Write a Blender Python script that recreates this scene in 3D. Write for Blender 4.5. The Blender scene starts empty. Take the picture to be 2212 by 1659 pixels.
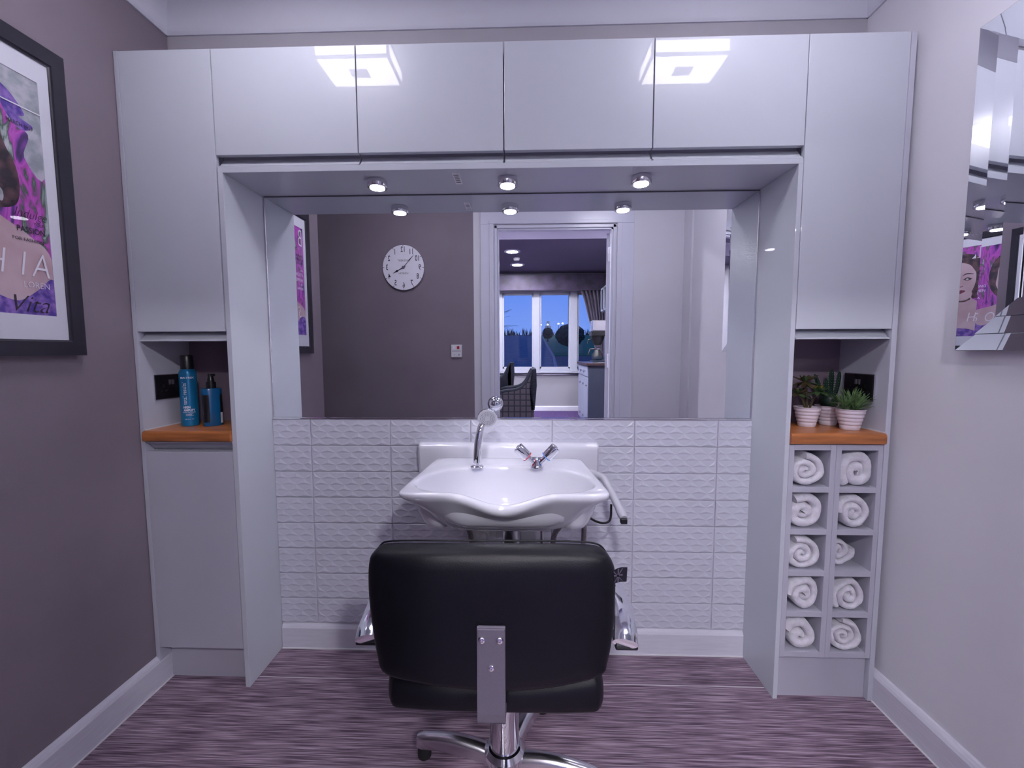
import bpy, bmesh, math, random
from mathutils import Vector, Matrix, noise
random.seed(7)
SC = bpy.context.scene
COL = SC.collection
PI = math.pi

# ------------------------------------------------------------------ camera
cd = bpy.data.cameras.new('camera'); cam = bpy.data.objects.new('camera', cd); COL.objects.link(cam)
Rv = Vector((0.99955, 0.02990, -0.0024)); Fv = Vector((-0.0300, 0.99656, -0.0772)).normalized()
Uv = Rv.cross(Fv).normalized(); Rv = Fv.cross(Uv).normalized()
m = Matrix.Identity(4)
for i in range(3):
    m[i][0] = Rv[i]; m[i][1] = Uv[i]; m[i][2] = -Fv[i]
m.translation = Vector((0.070, -1.469, 1.277))
cam.matrix_world = m
cd.sensor_width = 36.0; cd.lens = 36.0 * 900.0 / 2212.0; cd.clip_start = 0.02; cd.clip_end = 500
SC.camera = cam

# ------------------------------------------------------------------ view and world
SC.view_settings.view_transform = 'Standard'; SC.view_settings.look = 'None'
SC.view_settings.gamma = 1.0; SC.view_settings.use_curve_mapping = False
SC.view_settings.exposure = 0.66
LAMP = 20.0        # radiance of the ceiling fixtures
SPOT = 55.0        # radiance of the under-cabinet spots
HALL = 150.0       # watts of each lounge ceiling lamp
TINT = (0.90, 0.86, 1.0)
w = bpy.data.worlds.new('dusk'); SC.world = w; w.use_nodes = True
nt = w.node_tree; nt.nodes.clear()
out = nt.nodes.new('ShaderNodeOutputWorld'); bg = nt.nodes.new('ShaderNodeBackground')
tc = nt.nodes.new('ShaderNodeTexCoord'); sx = nt.nodes.new('ShaderNodeSeparateXYZ')
cr = nt.nodes.new('ShaderNodeValToRGB')
cr.color_ramp.elements[0].position = 0.0; cr.color_ramp.elements[0].color = (0.20, 0.30, 0.66, 1)
cr.color_ramp.elements[1].position = 0.45; cr.color_ramp.elements[1].color = (0.06, 0.13, 0.46, 1)
e = cr.color_ramp.elements.new(0.16); e.color = (0.12, 0.22, 0.66, 1)
nt.links.new(tc.outputs['Generated'], sx.inputs[0]); nt.links.new(sx.outputs['Z'], cr.inputs[0])
nt.links.new(cr.outputs[0], bg.inputs[0]); bg.inputs[1].default_value = 0.9
nt.links.new(bg.outputs[0], out.inputs[0])

# ------------------------------------------------------------------ materials
MATS = {}
def mat(name, col, rough=0.5, metal=0.0, spec=0.5, coat=0.0, coat_rough=0.03, emit=None, estr=0.0,
        noise_scale=None, noise_amt=0.06, bump=None, bump_scale=200.0, stretch=None, trans=0.0, alpha=1.0, sheen=0.0):
    m = bpy.data.materials.new(name); m.use_nodes = True; N = m.node_tree; p = N.nodes['Principled BSDF']
    p.inputs['Base Color'].default_value = (*col, 1); p.inputs['Roughness'].default_value = rough
    p.inputs['Metallic'].default_value = metal; p.inputs['Specular IOR Level'].default_value = spec
    p.inputs['Coat Weight'].default_value = coat; p.inputs['Coat Roughness'].default_value = coat_rough
    p.inputs['Transmission Weight'].default_value = trans; p.inputs['Alpha'].default_value = alpha
    p.inputs['Sheen Weight'].default_value = sheen
    if emit:
        p.inputs['Emission Color'].default_value = (*emit, 1); p.inputs['Emission Strength'].default_value = estr
    tc = N.nodes.new('ShaderNodeTexCoord'); mp = N.nodes.new('ShaderNodeMapping')
    N.links.new(tc.outputs['Object'], mp.inputs[0])
    if stretch: mp.inputs['Scale'].default_value = stretch
    if noise_scale:
        n = N.nodes.new('ShaderNodeTexNoise'); n.inputs['Scale'].default_value = noise_scale; n.inputs['Detail'].default_value = 6
        N.links.new(mp.outputs[0], n.inputs['Vector'])
        r = N.nodes.new('ShaderNodeValToRGB')
        a = [max(0, c * (1 - noise_amt)) for c in col]; b = [min(1, c * (1 + noise_amt)) for c in col]
        r.color_ramp.elements[0].color = (*a, 1); r.color_ramp.elements[0].position = 0.3
        r.color_ramp.elements[1].color = (*b, 1); r.color_ramp.elements[1].position = 0.7
        N.links.new(n.outputs[0], r.inputs[0]); N.links.new(r.outputs[0], p.inputs['Base Color'])
    if bump:
        n2 = N.nodes.new('ShaderNodeTexNoise'); n2.inputs['Scale'].default_value = bump_scale; n2.inputs['Detail'].default_value = 3
        N.links.new(mp.outputs[0], n2.inputs['Vector'])
        b = N.nodes.new('ShaderNodeBump'); b.inputs['Strength'].default_value = bump; b.inputs['Distance'].default_value = 0.002
        N.links.new(n2.outputs[0], b.inputs['Height']); N.links.new(b.outputs[0], p.inputs['Normal'])
    MATS[name] = m
    return m
LACQ = mat('grey_lacquer', (0.53, 0.555, 0.615), 0.25, spec=0.12, coat=0.30, coat_rough=0.015, noise_scale=3, noise_amt=0.015)
MELA = mat('grey_melamine', (0.50, 0.51, 0.585), 0.4, noise_scale=4, noise_amt=0.03)
MELB = mat('grey_base_board', (0.46, 0.455, 0.53), 0.28, coat=0.2, coat_rough=0.03, noise_scale=4, noise_amt=0.03)
DARKW = mat('dark_taupe_paint', (0.215, 0.178, 0.215), 0.6, noise_scale=3, noise_amt=0.06, bump=0.15, bump_scale=300)
LIGHTW = mat('pale_grey_paint', (0.66, 0.645, 0.70), 0.6, noise_scale=2, noise_amt=0.03, bump=0.12, bump_scale=300)
BACKW = mat('back_wall_paint', (0.42, 0.40, 0.44), 0.65, noise_scale=3, noise_amt=0.04, bump=0.1)
CEIL = mat('ceiling_paint', (0.63, 0.635, 0.71), 0.7, noise_scale=3, noise_amt=0.02)
TRIM = mat('white_gloss_wood', (0.62, 0.61, 0.69), 0.3, noise_scale=12, noise_amt=0.06, stretch=(1, 1, 14), bump=0.1, bump_scale=60)
WHITE = mat('white_gloss_paint', (0.66, 0.66, 0.76), 0.25, noise_scale=3, noise_amt=0.02)
TILE = mat('white_satin_tile', (0.56, 0.565, 0.65), 0.28, noise_scale=2, noise_amt=0.02)
GROUT = mat('pale_grout', (0.56, 0.54, 0.62), 0.8, noise_scale=40, noise_amt=0.05)
CERAM = mat('white_ceramic', (0.67, 0.67, 0.745), 0.07, coat=0.6, noise_scale=2, noise_amt=0.01)
CHROME = mat('chrome', (0.86, 0.86, 0.90), 0.05, 1.0, noise_scale=8, noise_amt=0.02)
BRUSH = mat('brushed_chrome', (0.70, 0.68, 0.72), 0.22, 1.0, noise_scale=30, noise_amt=0.05)
STEEL = mat('grey_painted_steel', (0.13, 0.115, 0.15), 0.45, 0.2, noise_scale=300, noise_amt=0.06)
LEATH = mat('black_leather', (0.0035, 0.0035, 0.0065), 0.42, spec=0.28, noise_scale=6, noise_amt=0.2, bump=0.25, bump_scale=420)
MIRR = mat('mirror_silver', (0.90, 0.92, 0.95), 0.0, 1.0, noise_scale=0.5, noise_amt=0.002)
BLKF = mat('black_satin_frame', (0.020, 0.018, 0.030), 0.4, noise_scale=20, noise_amt=0.15)
BLK = mat('black_plastic', (0.008, 0.008, 0.011), 0.35, noise_scale=20, noise_amt=0.1)
RUB = mat('black_rubber', (0.012, 0.012, 0.014), 0.7, noise_scale=20, noise_amt=0.1)
OAKM = mat('amber_wood', (0.40, 0.135, 0.038), 0.32, noise_scale=7, noise_amt=0.28, stretch=(1, 9, 12), coat=0.2)
BLUE = mat('teal_blue_plastic', (0.010, 0.17, 0.36), 0.28, metal=0.25, noise_scale=3, noise_amt=0.05)
BLUE2 = mat('deep_blue_plastic', (0.006, 0.10, 0.26), 0.2, noise_scale=3, noise_amt=0.05)
POT = mat('white_ribbed_ceramic', (0.74, 0.66, 0.73), 0.3, noise_scale=5, noise_amt=0.03)
SOIL = mat('dark_soil', (0.02, 0.014, 0.016), 0.9, noise_scale=120, noise_amt=0.5)
TOWEL = mat('white_terry_cloth', (0.72, 0.70, 0.76), 0.95, noise_scale=60, noise_amt=0.10, bump=1.0, bump_scale=520, sheen=0.3)
NICK = mat('black_nickel', (0.045, 0.040, 0.050), 0.22, 0.8, noise_scale=10, noise_amt=0.1)
GREYP = mat('grey_plastic', (0.46, 0.46, 0.52), 0.4, noise_scale=10, noise_amt=0.04)
DGREYP = mat('dark_grey_plastic', (0.10, 0.10, 0.12), 0.4, noise_scale=10, noise_amt=0.04)
WPL = mat('white_plastic', (0.66, 0.65, 0.68), 0.4, noise_scale=10, noise_amt=0.03)
MAT_BOARD = mat('white_mount_board', (0.70, 0.70, 0.78), 0.6, noise_scale=10, noise_amt=0.02)
LAMPM = mat('lamp_diffuser', (0.9, 0.9, 0.9), 0.4, emit=(0.93, 0.90, 1.0), estr=LAMP, noise_scale=3, noise_amt=0.01)
SPOTM = mat('spot_lens', (0.9, 0.9, 0.9), 0.4, emit=(0.93, 0.91, 1.0), estr=SPOT, noise_scale=3, noise_amt=0.01)
HALLM = mat('hall_lamp_lens', (0.9, 0.9, 0.9), 0.4, emit=(0.95, 0.92, 1.0), estr=470.0, noise_scale=3, noise_amt=0.01)
INKW = mat('white_ink', (0.80, 0.78, 0.86), 0.5, noise_scale=20, noise_amt=0.03)
INKP = mat('translucent_white_ink', (0.60, 0.54, 0.66), 0.5, noise_scale=20, noise_amt=0.05)
INKB = mat('black_ink', (0.014, 0.010, 0.022), 0.5, noise_scale=20, noise_amt=0.1)
RED = mat('red_ring', (0.45, 0.01, 0.03), 0.3, noise_scale=20, noise_amt=0.1)
BLU = mat('blue_ring', (0.08, 0.22, 0.62), 0.3, noise_scale=20, noise_amt=0.1)
ROSE = mat('rosette_green', (0.07, 0.13, 0.05), 0.35, noise_scale=45, noise_amt=0.5)
ROSEB = mat('rosette_brown', (0.085, 0.062, 0.028), 0.35, noise_scale=45, noise_amt=0.5)
YEL = mat('rosette_heart', (0.30, 0.24, 0.02), 0.4, noise_scale=45, noise_amt=0.3)
CACT = mat('cactus_green', (0.008, 0.030, 0.018), 0.5, noise_scale=60, noise_amt=0.3)
BLADE = mat('leaf_green', (0.13, 0.23, 0.085), 0.35, noise_scale=70, noise_amt=0.55)
GLASS = None
def glass(name, col=(0.9, 0.95, 1.0), refl=0.06):
    m = bpy.data.materials.new(name); m.use_nodes = True; N = m.node_tree; N.nodes.clear()
    o = N.nodes.new('ShaderNodeOutputMaterial'); mx = N.nodes.new('ShaderNodeMixShader')
    t = N.nodes.new('ShaderNodeBsdfTransparent'); g = N.nodes.new('ShaderNodeBsdfGlossy')
    fr = N.nodes.new('ShaderNodeFresnel'); fr.inputs[0].default_value = 1.45
    t.inputs[0].default_value = (*col, 1); g.inputs['Roughness'].default_value = 0.01
    ge = N.nodes.new('ShaderNodeNewGeometry'); mu = N.nodes.new('ShaderNodeMath'); mu.operation = 'SUBTRACT'; mu.use_clamp = True
    N.links.new(fr.outputs[0], mu.inputs[0]); N.links.new(ge.outputs['Backfacing'], mu.inputs[1]); N.links.new(mu.outputs[0], mx.inputs[0]); N.links.new(t.outputs[0], mx.inputs[1]); N.links.new(g.outputs[0], mx.inputs[2])
    N.links.new(mx.outputs[0], o.inputs[0]); return m
GLASS = glass('clear_glass')

def streak_floor():
    m = bpy.data.materials.new('striated_plum_vinyl'); m.use_nodes = True; N = m.node_tree; p = N.nodes['Principled BSDF']
    tc = N.nodes.new('ShaderNodeTexCoord')
    def nz(scale, sc, det=4):
        mp = N.nodes.new('ShaderNodeMapping'); mp.inputs['Scale'].default_value = sc; N.links.new(tc.outputs['Object'], mp.inputs[0])
        n = N.nodes.new('ShaderNodeTexNoise'); n.inputs['Scale'].default_value = scale; n.inputs['Detail'].default_value = det
        N.links.new(mp.outputs[0], n.inputs['Vector']); return n
    a = nz(1.0, (7, 330, 1), 5); b = nz(1.0, (2.0, 90, 1), 3); c = nz(2.0, (1, 1, 1), 2)
    r = N.nodes.new('ShaderNodeValToRGB')
    el = r.color_ramp.elements
    el[0].position = 0.36; el[0].color = (0.060, 0.036, 0.060, 1)
    el[1].position = 0.66; el[1].color = (0.45, 0.35, 0.43, 1)
    k = el.new(0.50); k.color = (0.205, 0.138, 0.19, 1)
    ad = N.nodes.new('ShaderNodeMath'); ad.operation = 'MULTIPLY_ADD'; ad.inputs[1].default_value = 0.35
    sb = N.nodes.new('ShaderNodeMath'); sb.operation = 'SUBTRACT'; sb.inputs[1].default_value = 0.175
    N.links.new(b.outputs[0], ad.inputs[0]); N.links.new(a.outputs[0], ad.inputs[2]); N.links.new(ad.outputs[0], sb.inputs[0])
    N.links.new(sb.outputs[0], r.inputs[0]); N.links.new(r.outputs[0], p.inputs['Base Color'])
    p.inputs['Roughness'].default_value = 0.42; p.inputs['Specular IOR Level'].default_value = 0.4
    bm = N.nodes.new('ShaderNodeBump'); bm.inputs['Strength'].default_value = 0.2; bm.inputs['Distance'].default_value = 0.001
    N.links.new(a.outputs[0], bm.inputs['Height']); N.links.new(bm.outputs[0], p.inputs['Normal'])
    return m
FLOOR = streak_floor()

# ------------------------------------------------------------------ geometry helpers
def V(*a): return Vector(a)
class MB:
    def __init__(s): s.bm = bmesh.new()
    def box(s, x0, x1, y0, y1, z0, z1, bev=0.0, seg=2, mi=0):
        r = bmesh.ops.create_cube(s.bm, size=1.0); vs = r['verts']
        for v in vs:
            v.co = V((x0 + x1) / 2 + v.co.x * (x1 - x0), (y0 + y1) / 2 + v.co.y * (y1 - y0), (z0 + z1) / 2 + v.co.z * (z1 - z0))
        fs = list({f for v in vs for f in v.link_faces})
        for f in fs: f.material_index = mi
        if bev:
            es = list({e for v in vs for e in v.link_edges})
            bmesh.ops.bevel(s.bm, geom=es, offset=bev, segments=seg, affect='EDGES', profile=0.5)
        return s
    def ngon(s, pts, mi=0):
        f = s.bm.faces.new([s.bm.verts.new(p) for p in pts]); f.material_index = mi; return s
    def prism(s, pts, d, mi=0):
        """closed polygon of 3-D points extruded by vector d"""
        a = [s.bm.verts.new(Vector(p)) for p in pts]; b = [s.bm.verts.new(Vector(p) + Vector(d)) for p in pts]; n = len(a)
        fs = [s.bm.faces.new(a), s.bm.faces.new(b[::-1])]
        for i in range(n): fs.append(s.bm.faces.new([a[i], b[i], b[(i + 1) % n], a[(i + 1) % n]]))
        for f in fs: f.material_index = mi
        return s
    def loft(s, rings, cap0=True, cap1=True, mi=0, closed=True):
        R = [[s.bm.verts.new(Vector(p)) for p in r] for r in rings]; n = len(R[0])
        for a, b in zip(R, R[1:]):
            for i in range(n if closed else n - 1):
                f = s.bm.faces.new([a[i], a[(i + 1) % n], b[(i + 1) % n], b[i]]); f.material_index = mi
        if cap0: s.bm.faces.new(R[0][::-1]).material_index = mi
        if cap1: s.bm.faces.new(R[-1]).material_index = mi
        return s
    def lathe(s, prof, o=(0, 0, 0), ax=(0, 0, 1), n=32, mi=0, cap=True, sq=(1, 1)):
        ax = Vector(ax).normalized(); q = V(1, 0, 0) if abs(ax.x) < 0.9 else V(0, 1, 0)
        u = ax.cross(q).normalized(); v = ax.cross(u); o = Vector(o)
        rings = [[o + ax * h + (u * math.cos(2 * PI * i / n) * sq[0] + v * math.sin(2 * PI * i / n) * sq[1]) * max(r, 1e-5) for i in range(n)] for r, h in prof]
        return s.loft(rings, cap, cap, mi)
    def tube(s, pts, r, n=12, mi=0, flat=None, up=(0, 0, 1)):
        pts = [Vector(p) for p in pts]; rr = r if isinstance(r, (list, tuple)) else [r] * len(pts)
        rings = []; up = Vector(up)
        for i, p in enumerate(pts):
            t = (pts[min(i + 1, len(pts) - 1)] - pts[max(i - 1, 0)]).normalized()
            a = t.cross(up)
            if a.length < 1e-3: a = t.cross(V(0, 1, 0))
            a.normalize(); b = a.cross(t).normalized()
            k = flat if flat else 1.0
            rings.append([p + a * math.cos(2 * PI * j / n) * rr[i] + b * math.sin(2 * PI * j / n) * rr[i] * k for j in range(n)])
        return s.loft(rings, True, True, mi)
    def build(s, name, mats, parent=None, smooth=False, loc=None, angle=35):
        bmesh.ops.recalc_face_normals(s.bm, faces=s.bm.faces)
        me = bpy.data.meshes.new(name); s.bm.to_mesh(me); s.bm.free()
        for k in (mats if isinstance(mats, (list, tuple)) else [mats]): me.materials.append(k)
        o = bpy.data.objects.new(name, me); COL.objects.link(o)
        if smooth:
            for p in me.polygons: p.use_smooth = True
            try: me.set_sharp_from_angle(angle=math.radians(angle))
            except Exception: pass
        if parent: o.parent = parent; o.matrix_parent_inverse = Matrix.Translation(-parent.location) if parent.type == 'EMPTY' else Matrix.Identity(4)
        return o
def spline(pts, n=8):
    pts = [Vector(p) for p in pts]; P = [pts[0]] + pts + [pts[-1]]; out = []
    for i in range(1, len(P) - 2):
        for k in range(n):
            t = k / n; a, b, c, d = P[i - 1], P[i], P[i + 1], P[i + 2]
            out.append(0.5 * ((2 * b) + (c - a) * t + (2 * a - 5 * b + 4 * c - d) * t * t + (3 * b - a - 3 * c + d) * t ** 3))
    out.append(pts[-1]); return out
def tag(o, label=None, cat=None, group=None, kind=None):
    if label: o['label'] = label
    if cat: o['category'] = cat
    if group: o['group'] = group
    if kind: o['kind'] = kind
    return o
def thing(name, label, cat, loc=(0, 0, 0), group=None):
    o = bpy.data.objects.new(name, None); o.location = loc; o.empty_display_size = 0.05; COL.objects.link(o)
    return tag(o, label, cat, group)
def struct(o): o['kind'] = 'structure'; return o
def bx(name, mt, x0, x1, y0, y1, z0, z1, parent=None, bev=0.0):
    return MB().box(x0, x1, y0, y1, z0, z1, bev).build(name, mt, parent)
def text(body, size, origin, xd, ud, mt, parent, name='lettering', align='CENTER', wid=1.0, shear=0.0, off=0.0, depth=0.0003):
    c = bpy.data.curves.new('txt', 'FONT'); c.body = body; c.size = size; c.align_x = align; c.align_y = 'CENTER'
    c.extrude = depth; c.shear = shear; c.offset = off; c.resolution_u = 4
    t = bpy.data.objects.new('txt', c); COL.objects.link(t)
    dg = bpy.context.evaluated_depsgraph_get(); me = bpy.data.meshes.new_from_object(t.evaluated_get(dg))
    bpy.data.objects.remove(t); bpy.data.curves.remove(c)
    xd = Vector(xd).normalized(); ud = Vector(ud).normalized(); nd = xd.cross(ud)
    M4 = Matrix(((xd.x * wid, ud.x, nd.x, origin[0]), (xd.y * wid, ud.y, nd.y, origin[1]), (xd.z * wid, ud.z, nd.z, origin[2]), (0, 0, 0, 1)))
    me.transform(M4); me.materials.clear(); me.materials.append(mt); me.name = name
    o = bpy.data.objects.new(name, me); COL.objects.link(o)
    if parent: o.parent = parent; o.matrix_parent_inverse = Matrix.Translation(-parent.location) if parent.type == 'EMPTY' else Matrix.Identity(4)
    return o

# ------------------------------------------------------------------ key measures
M = 0.223                     # back wall plane
XL, XR = -1.341, 1.358        # side walls
ZC = 2.62                     # ceiling
YF = -1.53                    # wall with the doorway, behind the camera
H = 2.307

# ------------------------------------------------------------------ room shell
struct(bx('floor', FLOOR, XL - 0.5, XR + 0.1, YF - 0.1, M + 0.1, -0.06, 0.0))
struct(bx('ceiling', CEIL, XL - 0.5, XR + 0.1, YF - 0.1, M + 0.1, ZC, ZC + 0.08))
wb = struct(bx('wall_back', [BACKW], XL - 0.1, XR + 0.1, M + 0.012, M + 0.12, 0, ZC))
struct(bx('wall_left', DARKW, XL - 0.1, XL, -0.96, M + 0.012, 0, ZC))
struct(MB().box(XL - 0.5, XL - 0.42, YF, -0.96, 0, ZC).box(XL - 0.5, XL - 0.1, -0.96, -0.90, 0, ZC).build('wall_alcove', DARKW))
struct(bx('wall_right', LIGHTW, XR, XR + 0.1, YF, M + 0.012, 0, ZC))
struct(bx('trim_1', LIGHTW, XR - 0.014, XR, YF, -1.375, 0, ZC))
DX0, DX1, DZ = -0.172, 0.803, 2.292
struct(bx('wall_front', DARKW, XL - 0.5, -0.345, YF - 0.1, YF, 0, ZC))
struct(MB().box(-0.345, DX0, YF - 0.1, YF, 0, ZC).box(DX1, XR + 0.1, YF - 0.1, YF, 0, ZC).box(DX0, DX1, YF - 0.1, YF, DZ, ZC).build('wall_front', LIGHTW))
# coving
def cove(name, p0, p1, inward):
    p0, p1, inw = Vector(p0), Vector(p1), Vector(inward)
    prof = [(0, 0), (0, -0.1), (0.006, -0.1), (0.010, -0.092)]
    for k in range(9):
        a = PI / 2 * k / 8; prof.append((0.012 + 0.080 * (1 - math.cos(a)), -0.088 + 0.076 * math.sin(a)))
    prof += [(0.1, -0.010), (0.1, 0)]
    pts = [p0 + inw * d + V(0, 0, h) for d, h in prof]
    return struct(MB().prism(pts, p1 - p0).build(name, CEIL, smooth=True))
cove('trim_2', (XL, M + 0.012, ZC), (XR, M + 0.012, ZC), (0, -1, 0))
cove('trim_3', (XL, -0.96, ZC), (XL, M + 0.012, ZC), (1, 0, 0))
cove('trim_4', (XR, YF, ZC), (XR, M + 0.012, ZC), (-1, 0, 0))
# skirting
def skirt(name, p0, p1, inw, h=0.116, t=0.018):
    p0, p1, inw = Vector(p0), Vector(p1), Vector(inw)
    prof = [(0, 0), (t, 0), (t, h - 0.022), (t - 0.004, h - 0.012), (t - 0.010, h - 0.003), (0.004, h), (0, h)]
    return struct(MB().prism([p0 + inw * d + V(0, 0, z) for d, z in prof], p1 - p0).build(name, TRIM))
skirt('baseboard_left', (XL, -0.96, 0), (XL, M + 0.012, 0), (1, 0, 0))
skirt('baseboard_right', (XR, YF, 0), (XR, M + 0.012, 0), (-1, 0, 0))
skirt('baseboard_back', (-0.976, M + 0.010, 0), (0.983, M + 0.010, 0), (0, -1, 0), h=0.113, t=0.022)
skirt('baseboard_front', (-0.345 - 0.9, YF, 0), (-0.29, YF, 0), (0, 1, 0))
# sealant lines and floor seam
struct(MB().box(-0.975, 0.982, 0.050, 0.0525, 0.0, 0.0006).build('trim_5', WPL))
struct(MB().box(-0.976, 0.983, M - 0.016, M - 0.011, 0.0, 0.004).box(XL + 0.018, XL + 0.023, -0.9, 0.15, 0, 0.003).box(XR - 0.023, XR - 0.018, -1.4, 0.15, 0, 0.003).build('trim_6', WPL))

# doorway (door_1): lining and architrave
d1 = struct(MB().box(DX0 - 0.002, DX0 + 0.020, YF - 0.1, YF + 0.002, 0, DZ).box(DX1 - 0.020, DX1 + 0.002, YF - 0.1, YF + 0.002, 0, DZ)
            .box(DX0, DX1, YF - 0.1, YF + 0.002, DZ - 0.020, DZ + 0.002)
            .box(DX0 + 0.02, DX0 + 0.034, YF - 0.06, YF - 0.02, 0, DZ - 0.02).box(DX1 - 0.034, DX1 - 0.02, YF - 0.05, YF - 0.012, 0, DZ - 0.02)
            .box(DX0 + 0.02, DX1 - 0.02, YF - 0.05, YF - 0.012, DZ - 0.034, DZ - 0.02).build('door_1', WHITE))
def arch(x0, x1, z0, z1):
    return MB().box(x0, x1, YF, YF + 0.014, z0, z1, 0.004)
a = MB()
for (x0, x1, z0, z1) in ((-0.285, DX0 - 0.008, 0, DZ + 0.008), (DX1 + 0.008, 0.945, 0, DZ + 0.008), (-0.285, 0.945, DZ + 0.008, 2.395)):
    a.box(x0, x1, YF, YF + 0.014, z0, z1, 0.003)
for (x0, x1, z0, z1) in ((-0.215, DX0 - 0.008, 0, DZ + 0.008), (DX1 + 0.008, 0.850, 0, DZ + 0.008), (-0.215, 0.850, DZ + 0.008, 2.325)):
    a.box(x0, x1, YF + 0.010, YF + 0.020, z0, z1, 0.003)
a.build('architrave', WHITE, d1)
dl = thing('door_leaf', 'white door leaf standing open into the lounge, seen edge-on at the right jamb', 'door', (0.80, -1.69, 0))
lf = MB().box(0, 0.038, -0.84, 0.0, 0.01, 2.26, 0.002)
bmesh.ops.rotate(lf.bm, cent=(0, 0, 0), matrix=Matrix.Rotation(math.radians(19), 3, 'Z'), verts=lf.bm.verts)
bmesh.ops.translate(lf.bm, vec=(0.757, -1.68, 0), verts=lf.bm.verts)
lf.build('panel', WHITE, dl)
for z in (2.08, 1.20, 0.35):
    MB().box(0.764, 0.784, -1.640, -1.632, z - 0.06, z + 0.06, 0.001).lathe([(0.007, -0.06), (0.007, 0.06)], (0.776, -1.640, z), n=10).build('hinge', BRUSH, dl)

# ------------------------------------------------------------------ back wall tiles
def tile_bm(wd, ht, th=0.008):
    bm = bmesh.new(); N = 5; g = 0.0016
    rows = []
    for j in range(5):
        z = g + (ht - 2 * g) * j / 4
        xs = [g + (wd - 2 * g) * i / N for i in range(N + 1)] if j % 2 == 0 else [g] + [g + (wd - 2 * g) * (i + .5) / N for i in range(N)] + [wd - g]
        rows.append([bm.verts.new((x, 0, z)) for x in xs])
    def tri(a, b, c, up):
        ce = (a.co + b.co + c.co) / 3
        edge = any(abs(v.co.z - g) < 1e-6 or abs(v.co.z - ht + g) < 1e-6 for v in (a, b, c)) and False
        ce.y = -0.0024 if up else 0.0
        d = bm.verts.new(ce)
        for p, q in ((a, b), (b, c), (c, a)): bm.faces.new((p, q, d))
    for j in range(4):
        A, B = rows[j], rows[j + 1]
        if j % 2 == 0:      # A even (6 pts), B odd (7 pts)
            for i in range(N): tri(A[i], A[i + 1], B[i + 1], True)
            for i in range(N + 1): tri(A[i], B[i + 1], B[i], False)
        else:
            for i in range(N): tri(B[i], A[i + 1], B[i + 1], False)
            for i in range(N + 1): tri(A[i], A[i + 1], B[i], True)
    # rim
    loop = [v for v in rows[0]] + [rows[1][-1], rows[2][-1], rows[3][-1]] + list(reversed(rows[4])) + [rows[3][0], rows[2][0], rows[1][0]]
    n = len(loop); out1 = []; out2 = []
    for v in loop:
        x = 0 if v.co.x <= g + 1e-6 else (wd if v.co.x >= wd - g - 1e-6 else v.co.x)
        z = 0 if v.co.z <= g + 1e-6 else (ht if v.co.z >= ht - g - 1e-6 else v.co.z)
        out1.append(bm.verts.new((x, 0.0016, z))); out2.append(bm.verts.new((x, th, z)))
    for i in range(n):
        k = (i + 1) % n
        bm.faces.new((loop[i], loop[k], out1[k], out1[i])); bm.faces.new((out1[i], out1[k], out2[k], out2[i]))
    bmesh.ops.recalc_face_normals(bm, faces=bm.faces)
    bmesh.ops.dissolve_degenerate(bm, dist=1e-6, edges=bm.edges)
    return bm
TW, TH = 0.3310, 0.1078
def cutmesh(x0, x1):
    bm = tile_bm(TW, TH)
    for cut, keep in ((x0, 1), (x1, -1)):
        if 1e-4 < cut < TW - 1e-4:
            bmesh.ops.bisect_plane(bm, geom=bm.verts[:] + bm.edges[:] + bm.faces[:], plane_co=(cut, 0, 0), plane_no=(keep, 0, 0), clear_inner=True)
    me = bpy.data.meshes.new('tile'); bm.to_mesh(me); bm.free(); me.materials.append(TILE); return me
full = cutmesh(0, TW)
lefte = cutmesh(TW - (-0.8205 + 0.9765), TW); righte = cutmesh(0, 0.983 - 0.8510)
GB = MB().box(-0.978, 0.985, M - 0.0005, M + 0.012, 0.10, 1.003).build('grout_bed', GROUT, wb)
for r in range(8):
    z = 0.9985 - TH - r * 0.1108
    for k in range(-1, 6):
        x = -0.8190 + 0.3340 * k
        me = full if 0 <= k <= 4 else (lefte if k < 0 else righte)
        o = bpy.data.objects.new('tile', me); o.location = (x + 0.0012, M - 0.006, z); COL.objects.link(o); o.parent = wb

# ------------------------------------------------------------------ cupboards
def end_panel(x0, x1, label, z1=H, y0=-0.001):
    o = bx('end_panel', MELA if z1 == H else LACQ, x0, x1, y0, M + 0.010, 0.001, z1, None, 0.0008)
    return tag(o, label, 'panel', 'tall panels of the cupboard wall')
end_panel(-1.3385, -1.3245, 'tall narrow grey end panel of the cupboards beside the dark wall')
end_panel(1.3225, 1.3400, 'tall narrow grey end panel of the cupboards beside the pale wall')
end_panel(-0.9955, -0.9780, 'glossy grey upright panel on the left side of the mirror alcove', 1.899)
end_panel(0.9830, 0.9985, 'glossy grey upright panel on the right side of the mirror alcove', 1.899)
def channel(x0, x1, z0, z1, flip=False):
    """curved handle channel, front lip at the bottom (or at the top when flipped)"""
    pr = [(0.034, z1), (0.030, z1 - 0.004), (0.022, z0 + 0.6 * (z1 - z0)), (0.012, z0 + 0.22 * (z1 - z0)), (0.002, z0 + 0.12 * (z1 - z0)), (0.002, z0), (0.040, z0), (0.040, z1)]
    if flip: pr = [(y, z0 + z1 - z) for y, z in pr]
    return MB().prism([V(x0, y, z) for y, z in pr], (x1 - x0, 0, 0))
dl_ = ['far left over-mirror cupboard with a grey gloss door beside the tall left cupboard',
       'left of centre over-mirror cupboard with a grey gloss door catching the left lamp reflection',
       'right of centre over-mirror cupboard with a grey gloss door between the two lamp reflections',
       'far right over-mirror cupboard with a grey gloss door beside the tall right cupboard']
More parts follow.
